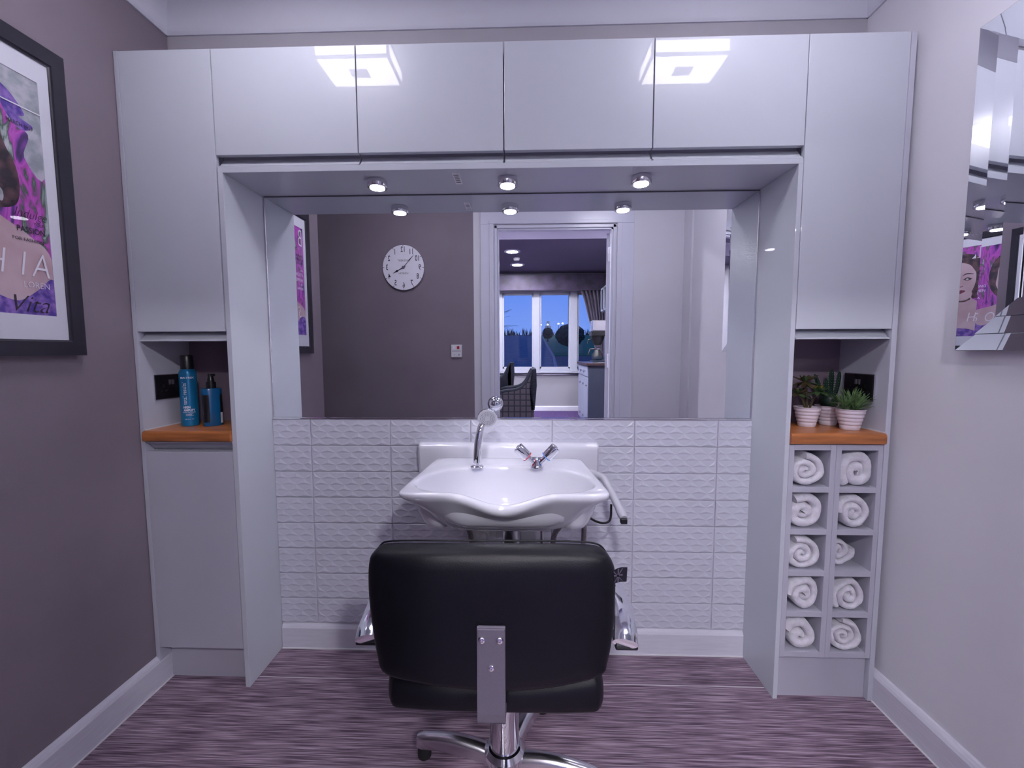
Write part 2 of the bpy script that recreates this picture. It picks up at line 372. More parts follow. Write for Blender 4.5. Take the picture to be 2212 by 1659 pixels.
for k in range(4):
    x0, x1 = -1.0 + 0.5 * k, -0.5 + 0.5 * k
    t = thing('overhead_cupboard', dl_[k], 'cupboard', ((x0 + x1) / 2, 0.1, 1.918), 'row of four cupboards over the mirror')
    bx('carcass', MELA, x0 + 0.001, x1 - 0.001, 0.040, M + 0.010, 1.919, H - 0.002, t)
    bx('door', LACQ, x0 + 0.0018, x1 - 0.0018, 0.0, 0.019, 1.958, H, t, 0.0012)
    channel(x0 + (0.004 if k else 0.006), x1 - 0.003, 1.919, 1.9555).build('handle_channel', LACQ, t, smooth=True)
so = tag(bx('soffit_board', LACQ, -0.9955, 0.9985, 0.0, M + 0.008, 1.8995, 1.918, None, 0.0008), 'long glossy grey soffit board over the mirror alcove carrying three spots', 'panel')
for x0, x1, lb in ((-1.3235, -1.0010, 'tall left wall cupboard with one grey gloss door above the bottle niche'),
                   (1.0010, 1.3215, 'tall right wall cupboard with one grey gloss door above the plant niche')):
    t = thing('wall_cupboard', lb, 'cupboard', ((x0 + x1) / 2, 0.1, 1.318))
    bx('carcass', MELA, x0 + 0.001, x1 - 0.001, 0.040, M + 0.010, 1.330, H - 0.002, t)
    bx('door', LACQ, x0, x1, 0.0, 0.019, 1.352, H, t, 0.0012)
    channel(x0 + 0.004, x1 - 0.002, 1.318, 1.3495).build('handle_channel', LACQ, t, smooth=True)
t = thing('base_cupboard', 'left base cupboard with one grey gloss door under the wooden worktop', 'cupboard', (-1.16, 0.1, 0))
bx('carcass', MELA, -1.3225, -1.0000, 0.040, M + 0.010, 0.150, 0.950, t)
bx('door', MELB, -1.3235, -0.9985, 0.0, 0.019, 0.154, 0.914, t, 0.0012)
channel(-1.320, -0.999, 0.917, 0.950, True).build('handle_channel', MELA, t, smooth=True)
bx('plinth', MELB, -1.3235, -0.9985, 0.050, 0.066, 0.0, 0.150, t)
def worktop(x0, x1, lb):
    y0, y1, z0, z1 = -0.012, M + 0.008, 0.953, 0.992
    pr = [(y1, z0), (y0 + 0.006, z0)] + [(y0 + 0.006 * (1 - math.sin(a)), z0 + 0.006 * (1 - math.cos(a))) for a in (PI / 4, PI / 2)]
    pr += [(y0 + 0.012 * (1 - math.cos(a)), z1 - 0.012 * (1 - math.sin(a))) for a in (0, PI / 6, PI / 3, PI / 2)] + [(y1, z1)]
    o = MB().prism([V(x0, y, z) for y, z in pr], (x1 - x0, 0, 0)).build('worktop', OAKM, None, True)
    tag(o, lb, 'worktop')
worktop(-1.3235, -0.9965, 'amber wooden worktop piece under the two blue bottles')
worktop(0.9995, 1.3215, 'amber wooden worktop piece under the three potted plants')
for x0, x1 in ((-1.3235, -1.0), (1.0, 1.3215)):  # added dark boards, the niche shadow put into their colour
    o = bx('niche_back_shade_board', mat('niche_back_shade', (0.17, 0.13, 0.17), 0.6, noise_scale=5, noise_amt=0.08), x0, x1, M + 0.005, M + 0.012, 0.98, 1.335, wb)
# sealant along the niche walls
struct(MB().box(-1.3235, -1.3195, 0.0, M, 0.992, 0.996).box(1.3175, 1.3215, 0.0, M, 0.992, 0.996).build('trim_7', WPL))

# towel pigeonholes
t = thing('towel_rack', 'grey ten-hole towel rack standing under the right worktop', 'rack', (1.16, 0.1, 0))
for x0, x1 in ((0.9995, 1.0175), (1.1425, 1.1612), (1.1620, 1.1800), (1.3050, 1.3215)):
    bx('upright', MELB, x0, x1, 0.0, M + 0.004, 0.163, 0.950, t, 0.0006)
for (x0, x1) in ((1.0175, 1.1425), (1.1800, 1.3050)):
    bx('rail', MELB, x0, x1, 0.0, M, 0.930, 0.950, t, 0.0006)
    for k in range(5):
        zt = 0.798 - 0.1535 * k
        bx('shelf', MELB, x0, x1, 0.0, M, zt - 0.020, zt, t, 0.0006)
bx('back_board', MELB, 0.9995, 1.3215, M + 0.004, M + 0.011, 0.163, 0.950, t)
bx('plinth', MELB, 0.9995, 1.3215, 0.018, 0.034, 0.0, 0.160, t)
MB().lathe([(0.004, 0), (0.004, 0.002)], (1.3048, 0.06, 0.89), (-1, 0, 0), 12).build('screw_cap', BLK, t)

# towels
def towel_mesh(seed, R, L, turns, th, sx, sz, gap, open_c):
    rnd = random.Random(seed); n = int(26 * turns)
    cl = []; r0 = R - th * 0.5 - turns * (th + gap)
    for i in range(n + 1):
        a = 2 * PI * turns * i / n; r = max(0.002, r0) + (R - th * .5 - max(0.002, r0)) * i / n
        wob = 1 + 0.16 * noise.noise(V(math.cos(a) * 1.1, math.sin(a) * 1.1, seed * 3.1)) + 0.05 * noise.noise(V(i * .17, seed, 0))
        cl.append(V(math.cos(a + seed) * r * wob * sx, 0, math.sin(a + seed) * r * wob * sz))
    def ring(y, k, push):
        outl = []; innl = []
        for i, p in enumerate(cl):
            q = (cl[min(i + 1, n)] - cl[max(i - 1, 0)]); nn = V(-q.z, 0, q.x)
            if nn.length < 1e-6: nn = V(0, 0, 1)
            nn.normalize(); hw = th * .5 * k * (0.92 + .16 * noise.noise(V(i * .3, seed, y * 20)))
            jig = noise.noise(V(p.x * 40, seed * 2.0, p.z * 40)) * 0.005
            outl.append(p - nn * hw + V(0, y + jig + push * (i / n), 0)); innl.append(p + nn * hw + V(0, y + jig + push * (i / n), 0))
        return outl + innl[::-1]
    mb = MB()
    mb.loft([ring(0, 0.18, -.004), ring(0.0025, 0.60, -.004), ring(0.008, 0.88, -.003), ring(0.017, 1.0, 0), ring(L * .5, 1.0, 0), ring(L, 1.0, 0)], False, False)
    # close both ends with quad strips between the two sides
    mb.bm.verts.ensure_lookup_table(); m2 = 2 * (n + 1)
    for base in (0, 5 * m2):
        for i in range(n):
            a, b = base + i, base + i + 1; c, d = base + m2 - 1 - i - 1, base + m2 - 1 - i
            try: mb.bm.faces.new([mb.bm.verts[q] for q in (a, b, c, d)])
            except Exception: pass
    return mb
rown = ['top', 'second', 'third', 'fourth', 'bottom']
TDESC = {(0, 0): 'loosely rolled white towel with a flap on the shelf', (1, 0): 'white towel rolled off-centre, open core at left', (2, 0): 'broad round white towel roll with a curled tail',
         (3, 0): 'white towel roll sagging with a drooping loose end', (4, 0): 'white towel roll with a wide open centre', (0, 1): 'white towel roll pressed oval with a slit centre',
         (1, 1): 'tightly wound white towel roll with a round core', (2, 1): 'small white towel roll set back in its hole', (3, 1): 'round white towel roll with layered edges', (4, 1): 'crumpled white towel bundle with its end folded over'}
for (r, c), ds in TDESC.items():
    xc = (1.079, 1.2415)[c]; zb = 0.798 - 0.1535 * r
    R = {(2, 1): 0.053}.get((r, c), 0.061); sx, sz = {(0, 1): (0.96, 0.98), (1, 0): (0.92, 1.03)}.get((r, c), (1.0, 1.0 - 0.03 * ((r + c) % 2)))
    turns = [2.1, 1.7, 2.2, 1.9, 1.35, 1.75, 2.15, 2.2, 2.3, 2.5][r + 5 * c]; th = [0.024, 0.028, 0.0225, 0.0255, 0.031, 0.028, 0.0235, 0.019, 0.0215, 0.0195][r + 5 * c]
    mb = towel_mesh(r * 3 + c * 17 + 1, R, 0.15, turns, th, sx, sz, 0.0004, 0)
    xs_ = [v.co.x for v in mb.bm.verts]; zs_ = [v.co.z for v in mb.bm.verts]
    tw_, th_ = (0.100, 0.100) if (r, c) == (2, 1) else (0.119, 0.121 + 0.004 * ((r + c) % 2)); fx_, fz_ = tw_ / (max(xs_) - min(xs_)), th_ / (max(zs_) - min(zs_))
    for v in mb.bm.verts: v.co.x *= fx_; v.co.z *= fz_
    zmin = min(v.co.z for v in mb.bm.verts); xm = [v.co.x for v in mb.bm.verts]
    dx = -0.002
    xs = xc + dx - (min(xm) + max(xm)) / 2 - (0.010 if (r, c) == (2, 1) else 0)
    bmesh.ops.translate(mb.bm, vec=(xs, 0.010 + (0.03 if (r, c) == (2, 1) else 0), zb - zmin + 0.0005), verts=mb.bm.verts)
    # loose tail under the roll
    o = mb.build('rolled_towel', TOWEL, None, True, angle=80)
    tag(o, '%s, %s row of the %s column' % (ds, rown[r], ('left', 'right')[c]), 'towel', 'rolled white towels in the rack')

# ------------------------------------------------------------------ alcove mirror and spots
t = thing('wall_mirror', 'wide flat mirror filling the alcove above the tiles', 'mirror', (0, M, 1.0))
bx('mirror_glass', MIRR, -0.974, 0.981, M, M + 0.010, 1.008, 1.8985, t)
MB().box(-0.976, 0.983, M - 0.008, M + 0.010, 0.9995, 1.0075, 0.002).build('bottom_trim', CHROME, t)
for x in (-0.9762, 0.9790): bx('side_seal', BRUSH, x, x + 0.003, M - 0.003, M + 0.006, 1.008, 1.8985, t)
bx('top_seal', DGREYP, -0.974, 0.981, M - 0.002, M + 0.006, 1.8950, 1.8985, t)
for x, lb in ((-0.466, 'round chrome spot on the soffit, leftmost of the three'), (0.009, 'round chrome spot on the soffit, middle of the three'), (0.487, 'round chrome spot on the soffit, rightmost of the three')):
    t = thing('under_cupboard_spot', lb, 'lamp', (x, 0.085, 1.8995), 'three spots under the soffit')
    MB().lathe([(0.031, 0.0), (0.035, -0.001), (0.036, -0.004), (0.036, -0.024), (0.034, -0.027), (0.026, -0.027)], (x, 0.085, 1.8994), n=40).build('housing', BRUSH, t, True)
    MB().lathe([(0.026, -0.0272), (0.0255, -0.0290), (0.018, -0.0305), (0.001, -0.031)], (x, 0.085, 1.8994), n=36).build('lens', SPOTM, t, True)
t = thing('paper_sticker', 'small white printed sticker on the soffit left of the middle spot', 'sticker', (-0.172, 0.08, 1.899))
bx('paper', WPL, -0.184, -0.160, 0.030, 0.128, 1.8988, 1.8994, t)
for q in range(5): bx('print_line', INKB, -0.181, -0.163 - 0.002 * (q % 2), 0.045 + 0.016 * q, 0.049 + 0.016 * q, 1.8985, 1.8989, t)

# ceiling lamps (seen reflected in the cupboard doors)
for x0, x1, y0, y1, lb in ((-0.847, -0.514, -0.622, -0.412, 'left square ceiling lamp, reflected in the left cupboard doors'), (0.618, 0.958, -0.655, -0.445, 'right square ceiling lamp, reflected in the right cupboard doors')):
    t = thing('ceiling_lamp', lb, 'lamp', ((x0 + x1) / 2, (y0 + y1) / 2, ZC), 'square ceiling lamps')
    z0, z1 = 2.548, ZC - 0.001; e = 0.011; xm, ym = (x0 + x1) / 2, (y0 + y1) / 2
    MB().box(x0 + e + .004, x1 - e - .004, y0 + e + .004, y1 - e - .004, z1 - 0.012, z1).build('backplate', BRUSH, t)
    mb = MB()
    for (a0, a1, b0, b1) in ((x0, x0 + e, y0, y0 + e), (x1 - e, x1, y0, y0 + e), (x0, x0 + e, y1 - e, y1), (x1 - e, x1, y1 - e, y1)): mb.box(a0, a1, b0, b1, z0, z1)
    for (a0, a1, b0, b1) in ((x0, x1, y0, y0 + e), (x0, x1, y1 - e, y1), (x0, x0 + e, y0, y1), (x1 - e, x1, y0, y1)):
        mb.box(a0, a1, b0, b1, z0, z0 + e); mb.box(a0, a1, b0, b1, z1 - e, z1)
    mb.build('frame', BRUSH, t)
    MB().box(x0 + .004, x1 - .004, y0 + .004, y1 - .004, z0 + .003, z1 - .012).build('diffuser', LAMPM, t)
    MB().box(xm - 0.042, xm + 0.042, ym - 0.030, ym + 0.030, z0 - 0.004, z0 + 0.003, 0.002).build('boss', BRUSH, t)

# ------------------------------------------------------------------ backwash basin
CX, CY = 0.007, -0.110
def star_ring(poly, rc, N=96, zf=None, cx=CX, cy=CY):
    """rounded polygon sampled by angle about (cx, cy)"""
    pts = []
    n = len(poly)
    for i in range(n):
        a, b, c = Vector(poly[i - 1]), Vector(poly[i]), Vector(poly[(i + 1) % n]); r = rc[i] if isinstance(rc, (list, tuple)) else rc
        d1 = (a - b).normalized(); d2 = (c - b).normalized(); r = min(r, (a - b).length * .48, (c - b).length * .48)
        p1, p2 = b + d1 * r, b + d2 * r
        for k in range(7):
            t = k / 6; pts.append((1 - t) ** 2 * p1 + 2 * t * (1 - t) * b + t * t * p2)
    out = []
    for j in range(N):
        th = 2 * PI * j / N; d = V(math.cos(th), math.sin(th)); best = None
        for i in range(len(pts)):
            p, q = pts[i], pts[(i + 1) % len(pts)]; e = q - p; f = V(p.x - cx, p.y - cy)
            den = d.x * e.y - d.y * e.x
            if abs(den) < 1e-12: continue
            s_ = (f.x * e.y - f.y * e.x) / den; u = (f.x * d.y - f.y * d.x) / den
            if s_ > 0 and -1e-6 <= u <= 1 + 1e-6 and (best is None or s_ > best): best = s_
        best = best or 0.01; x, y = cx + d.x * best, cy + d.y * best
        out.append(V(x, y, zf(x, y)))
    return out
def dip(x, y, amt):
    """the neck recess of the front rim"""
    fx = max(0.0, 1 - abs(x - CX) / 0.165); fx = fx * fx * (3 - 2 * fx)
    fy = min(1.0, max(0.0, (-0.10 - y) / 0.12)); return -amt * fx * fy
def zs(base, amt): return lambda x, y: base + dip(x, y, amt)
bk = thing('backwash_basin', 'white ceramic hair-washing basin with a dipped front rim on the tiled wall', 'basin', (CX, M, 0.70))
OUT = [(CX - 0.285, 0.150), (CX + 0.285, 0.150), (CX + 0.322, -0.285), (CX - 0.322, -0.285)]
def sc(poly, fx, fy, oy=0.0): return [(CX + (x - CX) * fx, -0.07 + (y + 0.07) * fy + oy) for x, y in poly]
INN = [(CX - 0.185, 0.000), (CX, 0.030), (CX + 0.185, 0.000), (CX + 0.270, -0.085), (CX + 0.292, -0.200), (CX + 0.215, -0.262), (CX, -0.268), (CX - 0.215, -0.262), (CX - 0.292, -0.200), (CX - 0.270, -0.085)]
rings = []
rings.append(star_ring(sc(INN, .16, .25), .03, zf=zs(0.700, 0)))
rings.append(star_ring(sc(INN, .50, .50), .05, zf=zs(0.704, 0)))
rings.append(star_ring(sc(INN, .78, .74), .06, zf=zs(0.735, 0.0)))
rings.append(star_ring(sc(INN, .93, .88), .10, zf=zs(0.800, 0.022)))
rings.append(star_ring(sc(INN, .985, .955), .10, zf=zs(0.846, 0.030)))
rings.append(star_ring(sc(INN, 1.0, .985), .10, zf=zs(0.857, 0.035)))
rings.append(star_ring(sc(INN, 1.02, 1.01), .10, zf=zs(0.862, 0.037)))
rings.append(star_ring(sc(OUT, .965, .965), [.03, .03, .035, .035], zf=zs(0.8625, 0.038)))
rings.append(star_ring(sc(OUT, .99, .99), [.03, .03, .04, .04], zf=zs(0.8595, 0.040)))
rings.append(star_ring(sc(OUT, 1.0, 1.0), [.03, .03, .045, .045], zf=zs(0.852, 0.043)))
rings.append(star_ring(sc(OUT, .992, .992), [.04, .04, .05, .05], zf=zs(0.842, 0.044)))
rings.append(star_ring(sc(OUT, .955, .90), [.05, .05, .07, .07], zf=zs(0.822, 0.040)))
rings.append(star_ring(sc(OUT, .89, .76), [.06, .06, .10, .10], zf=zs(0.788, 0.026)))
rings.append(star_ring(sc(OUT, .82, .60), [.07, .07, .12, .12], zf=lambda x, y: 0.740 + 0.010 * abs(x - CX)))
rings.append(star_ring(sc(OUT, .72, .47), [.07, .07, .12, .12], zf=zs(0.705, 0)))
rings.append(star_ring(sc(OUT, .48, .33), .10, zf=zs(0.686, 0)))
rings.append(star_ring(sc(OUT, .2, .2), .05, zf=zs(0.680, 0)))
bo = MB().loft(rings).build('bowl', CERAM, bk, True, angle=70)
sd = bo.modifiers.new('smooth', 'SUBSURF'); sd.levels = 1; sd.render_levels = 1
for sgn in (-1, 1):   # the two moulded feet under the bowl
    fr = []
    for k, (rx, ry, z) in enumerate(((.066, .050, .790), (.060, .046, .755), (.050, .040, .722), (.040, .034, .702), (.022, .020, .694))):
        fr.append([V(CX + sgn * (0.235 - 0.004 * k) + rx * math.cos(2 * PI * j / 24), -0.130 + ry * math.sin(2 * PI * j / 24) + 0.004 * k, z) for j in range(24)])
    MB().loft(fr).build('moulded_foot', CERAM, bk, True, angle=70)
MB().lathe([(0.001, 0.004), (0.020, 0.004), (0.024, 0.001), (0.024, -0.001)], (CX, -0.075, 0.702), n=28).build('drain', CHROME, bk, True)
# wall rail behind the basin
pr = [(M - 0.006, 0.74), (0.180, 0.74), (0.176, 0.86), (0.176, 0.885)] + [(0.196 - 0.020 * math.cos(a), 0.888 + 0.020 * math.sin(a)) for a in (0.4, 0.9, 1.57)] + [(M - 0.006, 0.908)]
MB().prism([V(-0.352, y, z) for y, z in pr], (0.712, 0, 0)).build('wall_rail', CERAM, bk, True)
for x in (-0.358, 0.360):
    MB().prism([V(x, y - 0.001, z) for y, z in pr], (0.006, 0, 0)).build('rail_end_cap', GREYP, bk, True)
MB().box(-0.20, 0.20, 0.10, 0.185, 0.76, 0.85, 0.01).build('tilt_bracket', GREYP, bk)
# tilt lever
MB().tube(spline([(0.318, 0.10, 0.815), (0.345, 0.07, 0.814), (0.362, 0.045, 0.809), (0.370, 0.005, 0.795), (0.392, -0.115, 0.742)], 6), 0.0135, 14).build('tilt_lever', GREYP, bk, True)
MB().tube([(0.389, -0.100, 0.749), (0.3925, -0.122, 0.739), (0.394, -0.137, 0.733)], [0.0148, 0.0152, 0.012], 14).build('lever_tip', GREYP, bk, True)
MB().box(0.382, 0.404, -0.148, -0.130, 0.718, 0.736, 0.003).build('lever_catch', BLK, bk)
# hand shower and its socket
SX, SY, SZ = -0.101, 0.004, 0.862
hs = thing('hand_shower', 'chrome hand shower standing in its socket on the basin deck', 'shower', (SX, SY, SZ))
MB().lathe([(0.001, 0.0085), (0.012, 0.0085), (0.020, 0.006), (0.0245, 0.003), (0.0245, 0.000)], (SX, SY, SZ), n=30).build('socket', CHROME, hs, True)
MB().lathe([(0.0125, 0.008), (0.0125, 0.018), (0.0110, 0.019)], (SX, SY, SZ), n=26).build('collar', CHROME, hs, True)
HX, HY, HZ = -0.064, 0.018, 1.040
hd = V(0.10, -0.90, -0.30).normalized()
MB().tube(spline([(SX, SY, SZ + 0.017), (SX + 0.001, SY + 0.002, SZ + 0.045), (SX + 0.004, SY + 0.006, SZ + 0.09), (SX + 0.013, SY + 0.014, SZ + 0.138), (HX - 0.012, HY + 0.014, HZ - 0.012)], 7),
          [0.0148 - 0.0035 * i / 28 + 0.0012 * math.sin(PI * i / 28) for i in range(29)], 18).build('handle', CHROME, hs, True)
o_ = V(HX, HY, HZ)
MB().lathe([(0.010, -0.026), (0.022, -0.022), (0.031, -0.013), (0.0355, -0.002), (0.036, 0.004), (0.0345, 0.006)], o_, hd, 40).build('head', CHROME, hs, True)
face = MB().lathe([(0.0345, 0.004), (0.0335, 0.0075), (0.001, 0.0085)], o_, hd, 40).build('spray_face', GREYP, hs, True)
u_ = hd.cross(V(1, 0, 0)).normalized(); v_ = hd.cross(u_)
for rr, cnt in ((0.0125, 14), (0.0185, 20), (0.0245, 26)):
    nb = MB()
    for k in range(cnt):
        a = 2 * PI * k / cnt; c = o_ + hd * 0.0078 + u_ * math.cos(a) * rr + v_ * math.sin(a) * rr
        nb.lathe([(0.0013, 0), (0.0011, 0.0016), (0.0003, 0.0020)], c, hd, 6)
    q = nb.build('nozzle_ring', DGREYP, hs); q.parent = face; q.matrix_parent_inverse = face.matrix_parent_inverse.inverted() @ Matrix.Identity(4) if False else Matrix.Translation(-hs.location) @ Matrix.Translation(hs.location)
# mixer tap
TX, TY, TZ = 0.114, 0.004, 0.862
mt = thing('mixer_tap', 'chrome V-shaped mixer tap with two round knobs on the basin deck', 'tap', (TX, TY, TZ))
MB().lathe([(0.024, 0.0), (0.024, 0.004), (0.020, 0.010), (0.012, 0.024), (0.006, 0.034), (0.001, 0.037)], (TX, TY, TZ), n=30).build('base', CHROME, mt, True)
MB().tube([(TX - 0.028, TY + 0.004, TZ + 0.028), (TX + 0.028, TY + 0.004, TZ + 0.028)], 0.0085, 18).build('crossbar', CHROME, mt, True)
for sg, rm, nm in ((-1, RED, 'red ring for hot'), (1, BLU, 'blue ring for cold')):
    ax = V(sg * 0.70, -0.06, 0.70).normalized()
    MB().tube([V(TX + sg * 0.004, TY, TZ + 0.010), V(TX + sg * 0.004, TY, TZ + 0.010) + ax * 0.045], [0.009, 0.011], 18).build('arm', CHROME, mt, True)
    b = V(TX + sg * 0.002, TY, TZ + 0.008)
    MB().lathe([(0.0195, 0.044), (0.0202, 0.0455), (0.0195, 0.047)], b, ax, 30).build('colour_ring', rm, mt, True)['label'] = nm
    MB().lathe([(0.0188, 0.047), (0.0192, 0.050), (0.0202, 0.090), (0.0192, 0.094), (0.014, 0.096), (0.0135, 0.0945), (0.001, 0.0945)], b, ax, 30).build('knob', CHROME, mt, True)
# pipework under the basin
wp = thing('waste_pipework', 'chrome and white plastic waste pipes and a grey box under the basin', 'pipes', (0.02, 0.05, 0.60))
MB().lathe([(0.001, 0.690), (0.048, 0.690), (0.050, 0.686), (0.048, 0.683), (0.020, 0.682)], (0.02, -0.02, 0), n=30).build('flange', CHROME, wp, True)
MB().lathe([(0.0300, 0.686), (0.0300, 0.600), (0.033, 0.596), (0.033, 0.57)], (0.02, -0.02, 0), n=26).build('chrome_tube', BRUSH, wp, True)
MB().tube(spline([(-0.115, 0.10, 0.40), (-0.115, 0.10, 0.54), (-0.105, 0.08, 0.610), (-0.070, 0.05, 0.632), (-0.02, 0.02, 0.632)], 6), 0.034, 18).build('waste_bend', WPL, wp, True)
for x in (-0.055, -0.030): MB().lathe([(0.036, -0.011), (0.040, -0.008), (0.040, 0.008), (0.036, 0.011)], (x, 0.040 if x < -0.04 else 0.026, 0.632), (1, -0.4, 0), 20).build('slip_nut', WPL, wp, True)
bx('valve_box', GREYP, 0.052, 0.112, 0.04, 0.11, 0.52, 0.675, wp, 0.004)
MB().lathe([(0.007, 0), (0.007, 0.20)], (0.132, 0.0, 0.49), n=10).lathe([(0.013, 0), (0.016, 0.02), (0.013, 0.03)], (0.132, 0.0, 0.665), n=10).build('threaded_rod', BRUSH, wp, True)
BRAID = mat('braided_steel', (0.30, 0.27, 0.30), 0.35, 0.8, noise_scale=260, noise_amt=0.5, bump=0.6, bump_scale=700)
for pts, lb in (([(-0.175, -0.02, 0.720), (-0.160, 0.02, 0.66), (-0.135, 0.06, 0.58), (-0.12, 0.08, 0.40)], 'braided steel hose under the left half of the basin'),
                ([(0.205, 0.0, 0.700), (0.200, 0.02, 0.64), (0.180, 0.05, 0.58), (0.160, 0.07, 0.40)], 'braided steel hose under the basin just right of the drain'),
                ([(0.235, -0.02, 0.700), (0.275, 0.0, 0.685), (0.290, 0.03, 0.62), (0.280, 0.05, 0.40)], 'bowed braided steel hose furthest right under the basin')):
    o = MB().tube(spline(pts, 8), 0.010, 12).build('braided_hose', BRAID, None, True); tag(o, lb, 'hose', 'braided hoses under the basin')
tag(MB().tube(spline([(0.29, 0.0, 0.690), (0.325, 0.01, 0.664), (0.360, 0.02, 0.652), (0.385, 0.03, 0.662), (0.390, 0.04, 0.715)], 8), 0.0042, 8).build('thin_cable', BLK, None, True), 'thin black cable looping under the right end of the basin', 'cable')

# ------------------------------------------------------------------ salon chair
ch = thing('salon_chair', 'black leather salon chair seen from behind on a chrome pedestal', 'chair', (0.005, -0.32, 0))
OL = [(-0.268, 0.829), (-0.258, 0.856), (-0.228, 0.868), (-0.099, 0.874), (0.030, 0.876), (0.160, 0.874), (0.226, 0.867), (0.248, 0.848), (0.258, 0.795), (0.258, 0.730), (0.253, 0.655), (0.243, 0.600), (0.230, 0.572),
      (0.160, 0.553), (0.080, 0.541), (0.002, 0.537), (-0.090, 0.542), (-0.165, 0.551), (-0.235, 0.567), (-0.250, 0.605), (-0.260, 0.665), (-0.268, 0.740)]
OL = [(x * 1.05, z - (0.030 if z > 0.8 else 0.006) - 0.0) for x, z in OL]
def pillow(outline, ycurve, layers, plane='xz', cen=None, n=6, dome=0.0):
    pts = [Vector(p) for p in outline]; cl = []
    for i in range(len(pts)):
        P = [pts[i - 1], pts[i], pts[(i + 1) % len(pts)], pts[(i + 2) % len(pts)]]
        for k in range(n):
            t = k / n; a, b, c, d = P
            cl.append(0.5 * ((2 * b) + (c - a) * t + (2 * a - 5 * b + 4 * c - d) * t * t + (3 * b - a - 3 * c + d) * t ** 3))
    cen = Vector(cen) if cen else sum(cl, V(0, 0)) / len(cl)
    rings = []
    for f, ins, off in layers:      # inset in metres, offset along the thickness
        rg = []
        for p in cl:
            d = cen - p; L = d.length; q = p + d * min(0.999, (ins / L if f == 0 else f))
            w_ = off + ycurve(q.x, q.y)
            rg.append(V(q.x, w_, q.y) if plane == 'xz' else V(q.x, q.y, w_))
        rings.append(rg)
    return MB().loft(rings)
yc = lambda x, z: -0.012 * (1 - (x / 0.26) ** 2) + 0.06 * (z - 0.70)
lay = [(0.97, 0, 0.052), (0.6, 0, 0.050), (0.25, 0, 0.046), (0, 0.028, 0.040), (0, 0.012, 0.033), (0, 0.003, 0.022), (0, 0.0, 0.010), (0, 0.0, -0.006), (0, 0.003, -0.016), (0, 0.010, -0.024), (0, 0.024, -0.030), (0.25, 0, -0.033), (0.6, 0, -0.034), (0.97, 0, -0.034)]
lay = [(f, i, o - 0.5725) for f, i, o in lay]
br = pillow(OL, yc, lay).build('backrest', LEATH, ch, True, angle=80)
pts = []
for (x, z) in OL[:8] : pts.append(V(x * 0.985, -0.566 + 0.022 + yc(x, z), z - 0.0005))
MB().tube(spline([V(p.x, p.y, p.z + 0.0005) for p in pts], 6), 0.0022, 8).build('seam_piping', LEATH, ch, True)
SL = [(x * 1.04, y) for x, y in [(-0.245, -0.02), (-0.252, -0.20), (-0.255, -0.40), (-0.254, -0.500), (-0.240, -0.548), (-0.20, -0.560), (0.0, -0.566), (0.20, -0.560), (0.240, -0.548), (0.252, -0.500), (0.255, -0.40), (0.252, -0.20), (0.245, -0.02), (0.15, 0.0), (-0.15, 0.0)]]
zc = lambda x, y: 0.034 * (abs(x) / 0.25) ** 2.2
lay = [(0.97, 0, 0.440), (0.5, 0, 0.440), (0, 0.030, 0.441), (0, 0.012, 0.446), (0, 0.003, 0.456), (0, 0.0, 0.470), (0, 0.0, 0.488), (0, 0.004, 0.504), (0, 0.014, 0.515), (0, 0.034, 0.521), (0.4, 0, 0.522), (0.7, 0, 0.520), (0.97, 0, 0.518)]
pillow(SL, lambda x, y: 0, [(f, i, o - 0.014) for f, i, o in lay], 'xy', cen=(0, -0.28)).build('seat', LEATH, ch, True, angle=80)
for v in ch.children[-1].data.vertices:
    if v.co.z > 0.48: v.co.z += zc(v.co.x, 0) * (v.co.z - 0.48) / 0.04
# steel strap and bolts
MB().prism([V(-0.0315, y, z) for y, z in ((-0.624, 0.693), (-0.629, 0.690), (-0.634, 0.50), (-0.632, 0.480), (-0.622, 0.468), (-0.36, 0.434), (-0.36, 0.440), (-0.620, 0.476), (-0.627, 0.486), (-0.629, 0.50))], (0.0605, 0, 0)).build('back_strap', STEEL, ch)
MB().box(-0.0305, 0.0285, -0.632, -0.600, 0.500, 0.691, 0.002).build('strap_spacer', STEEL, ch)
for x, z in ((-0.0205, 0.668), (0.0175, 0.668), (-0.0010, 0.606)):
    b = MB().lathe([(0.0078, 0), (0.0078, 0.001), (0.0060, 0.0042), (0.0026, 0.0048), (0.0024, 0.0030), (0.0001, 0.0030)], (x, -0.6325, z), (0, -1, 0), 20).build('bolt', CHROME, ch, True)
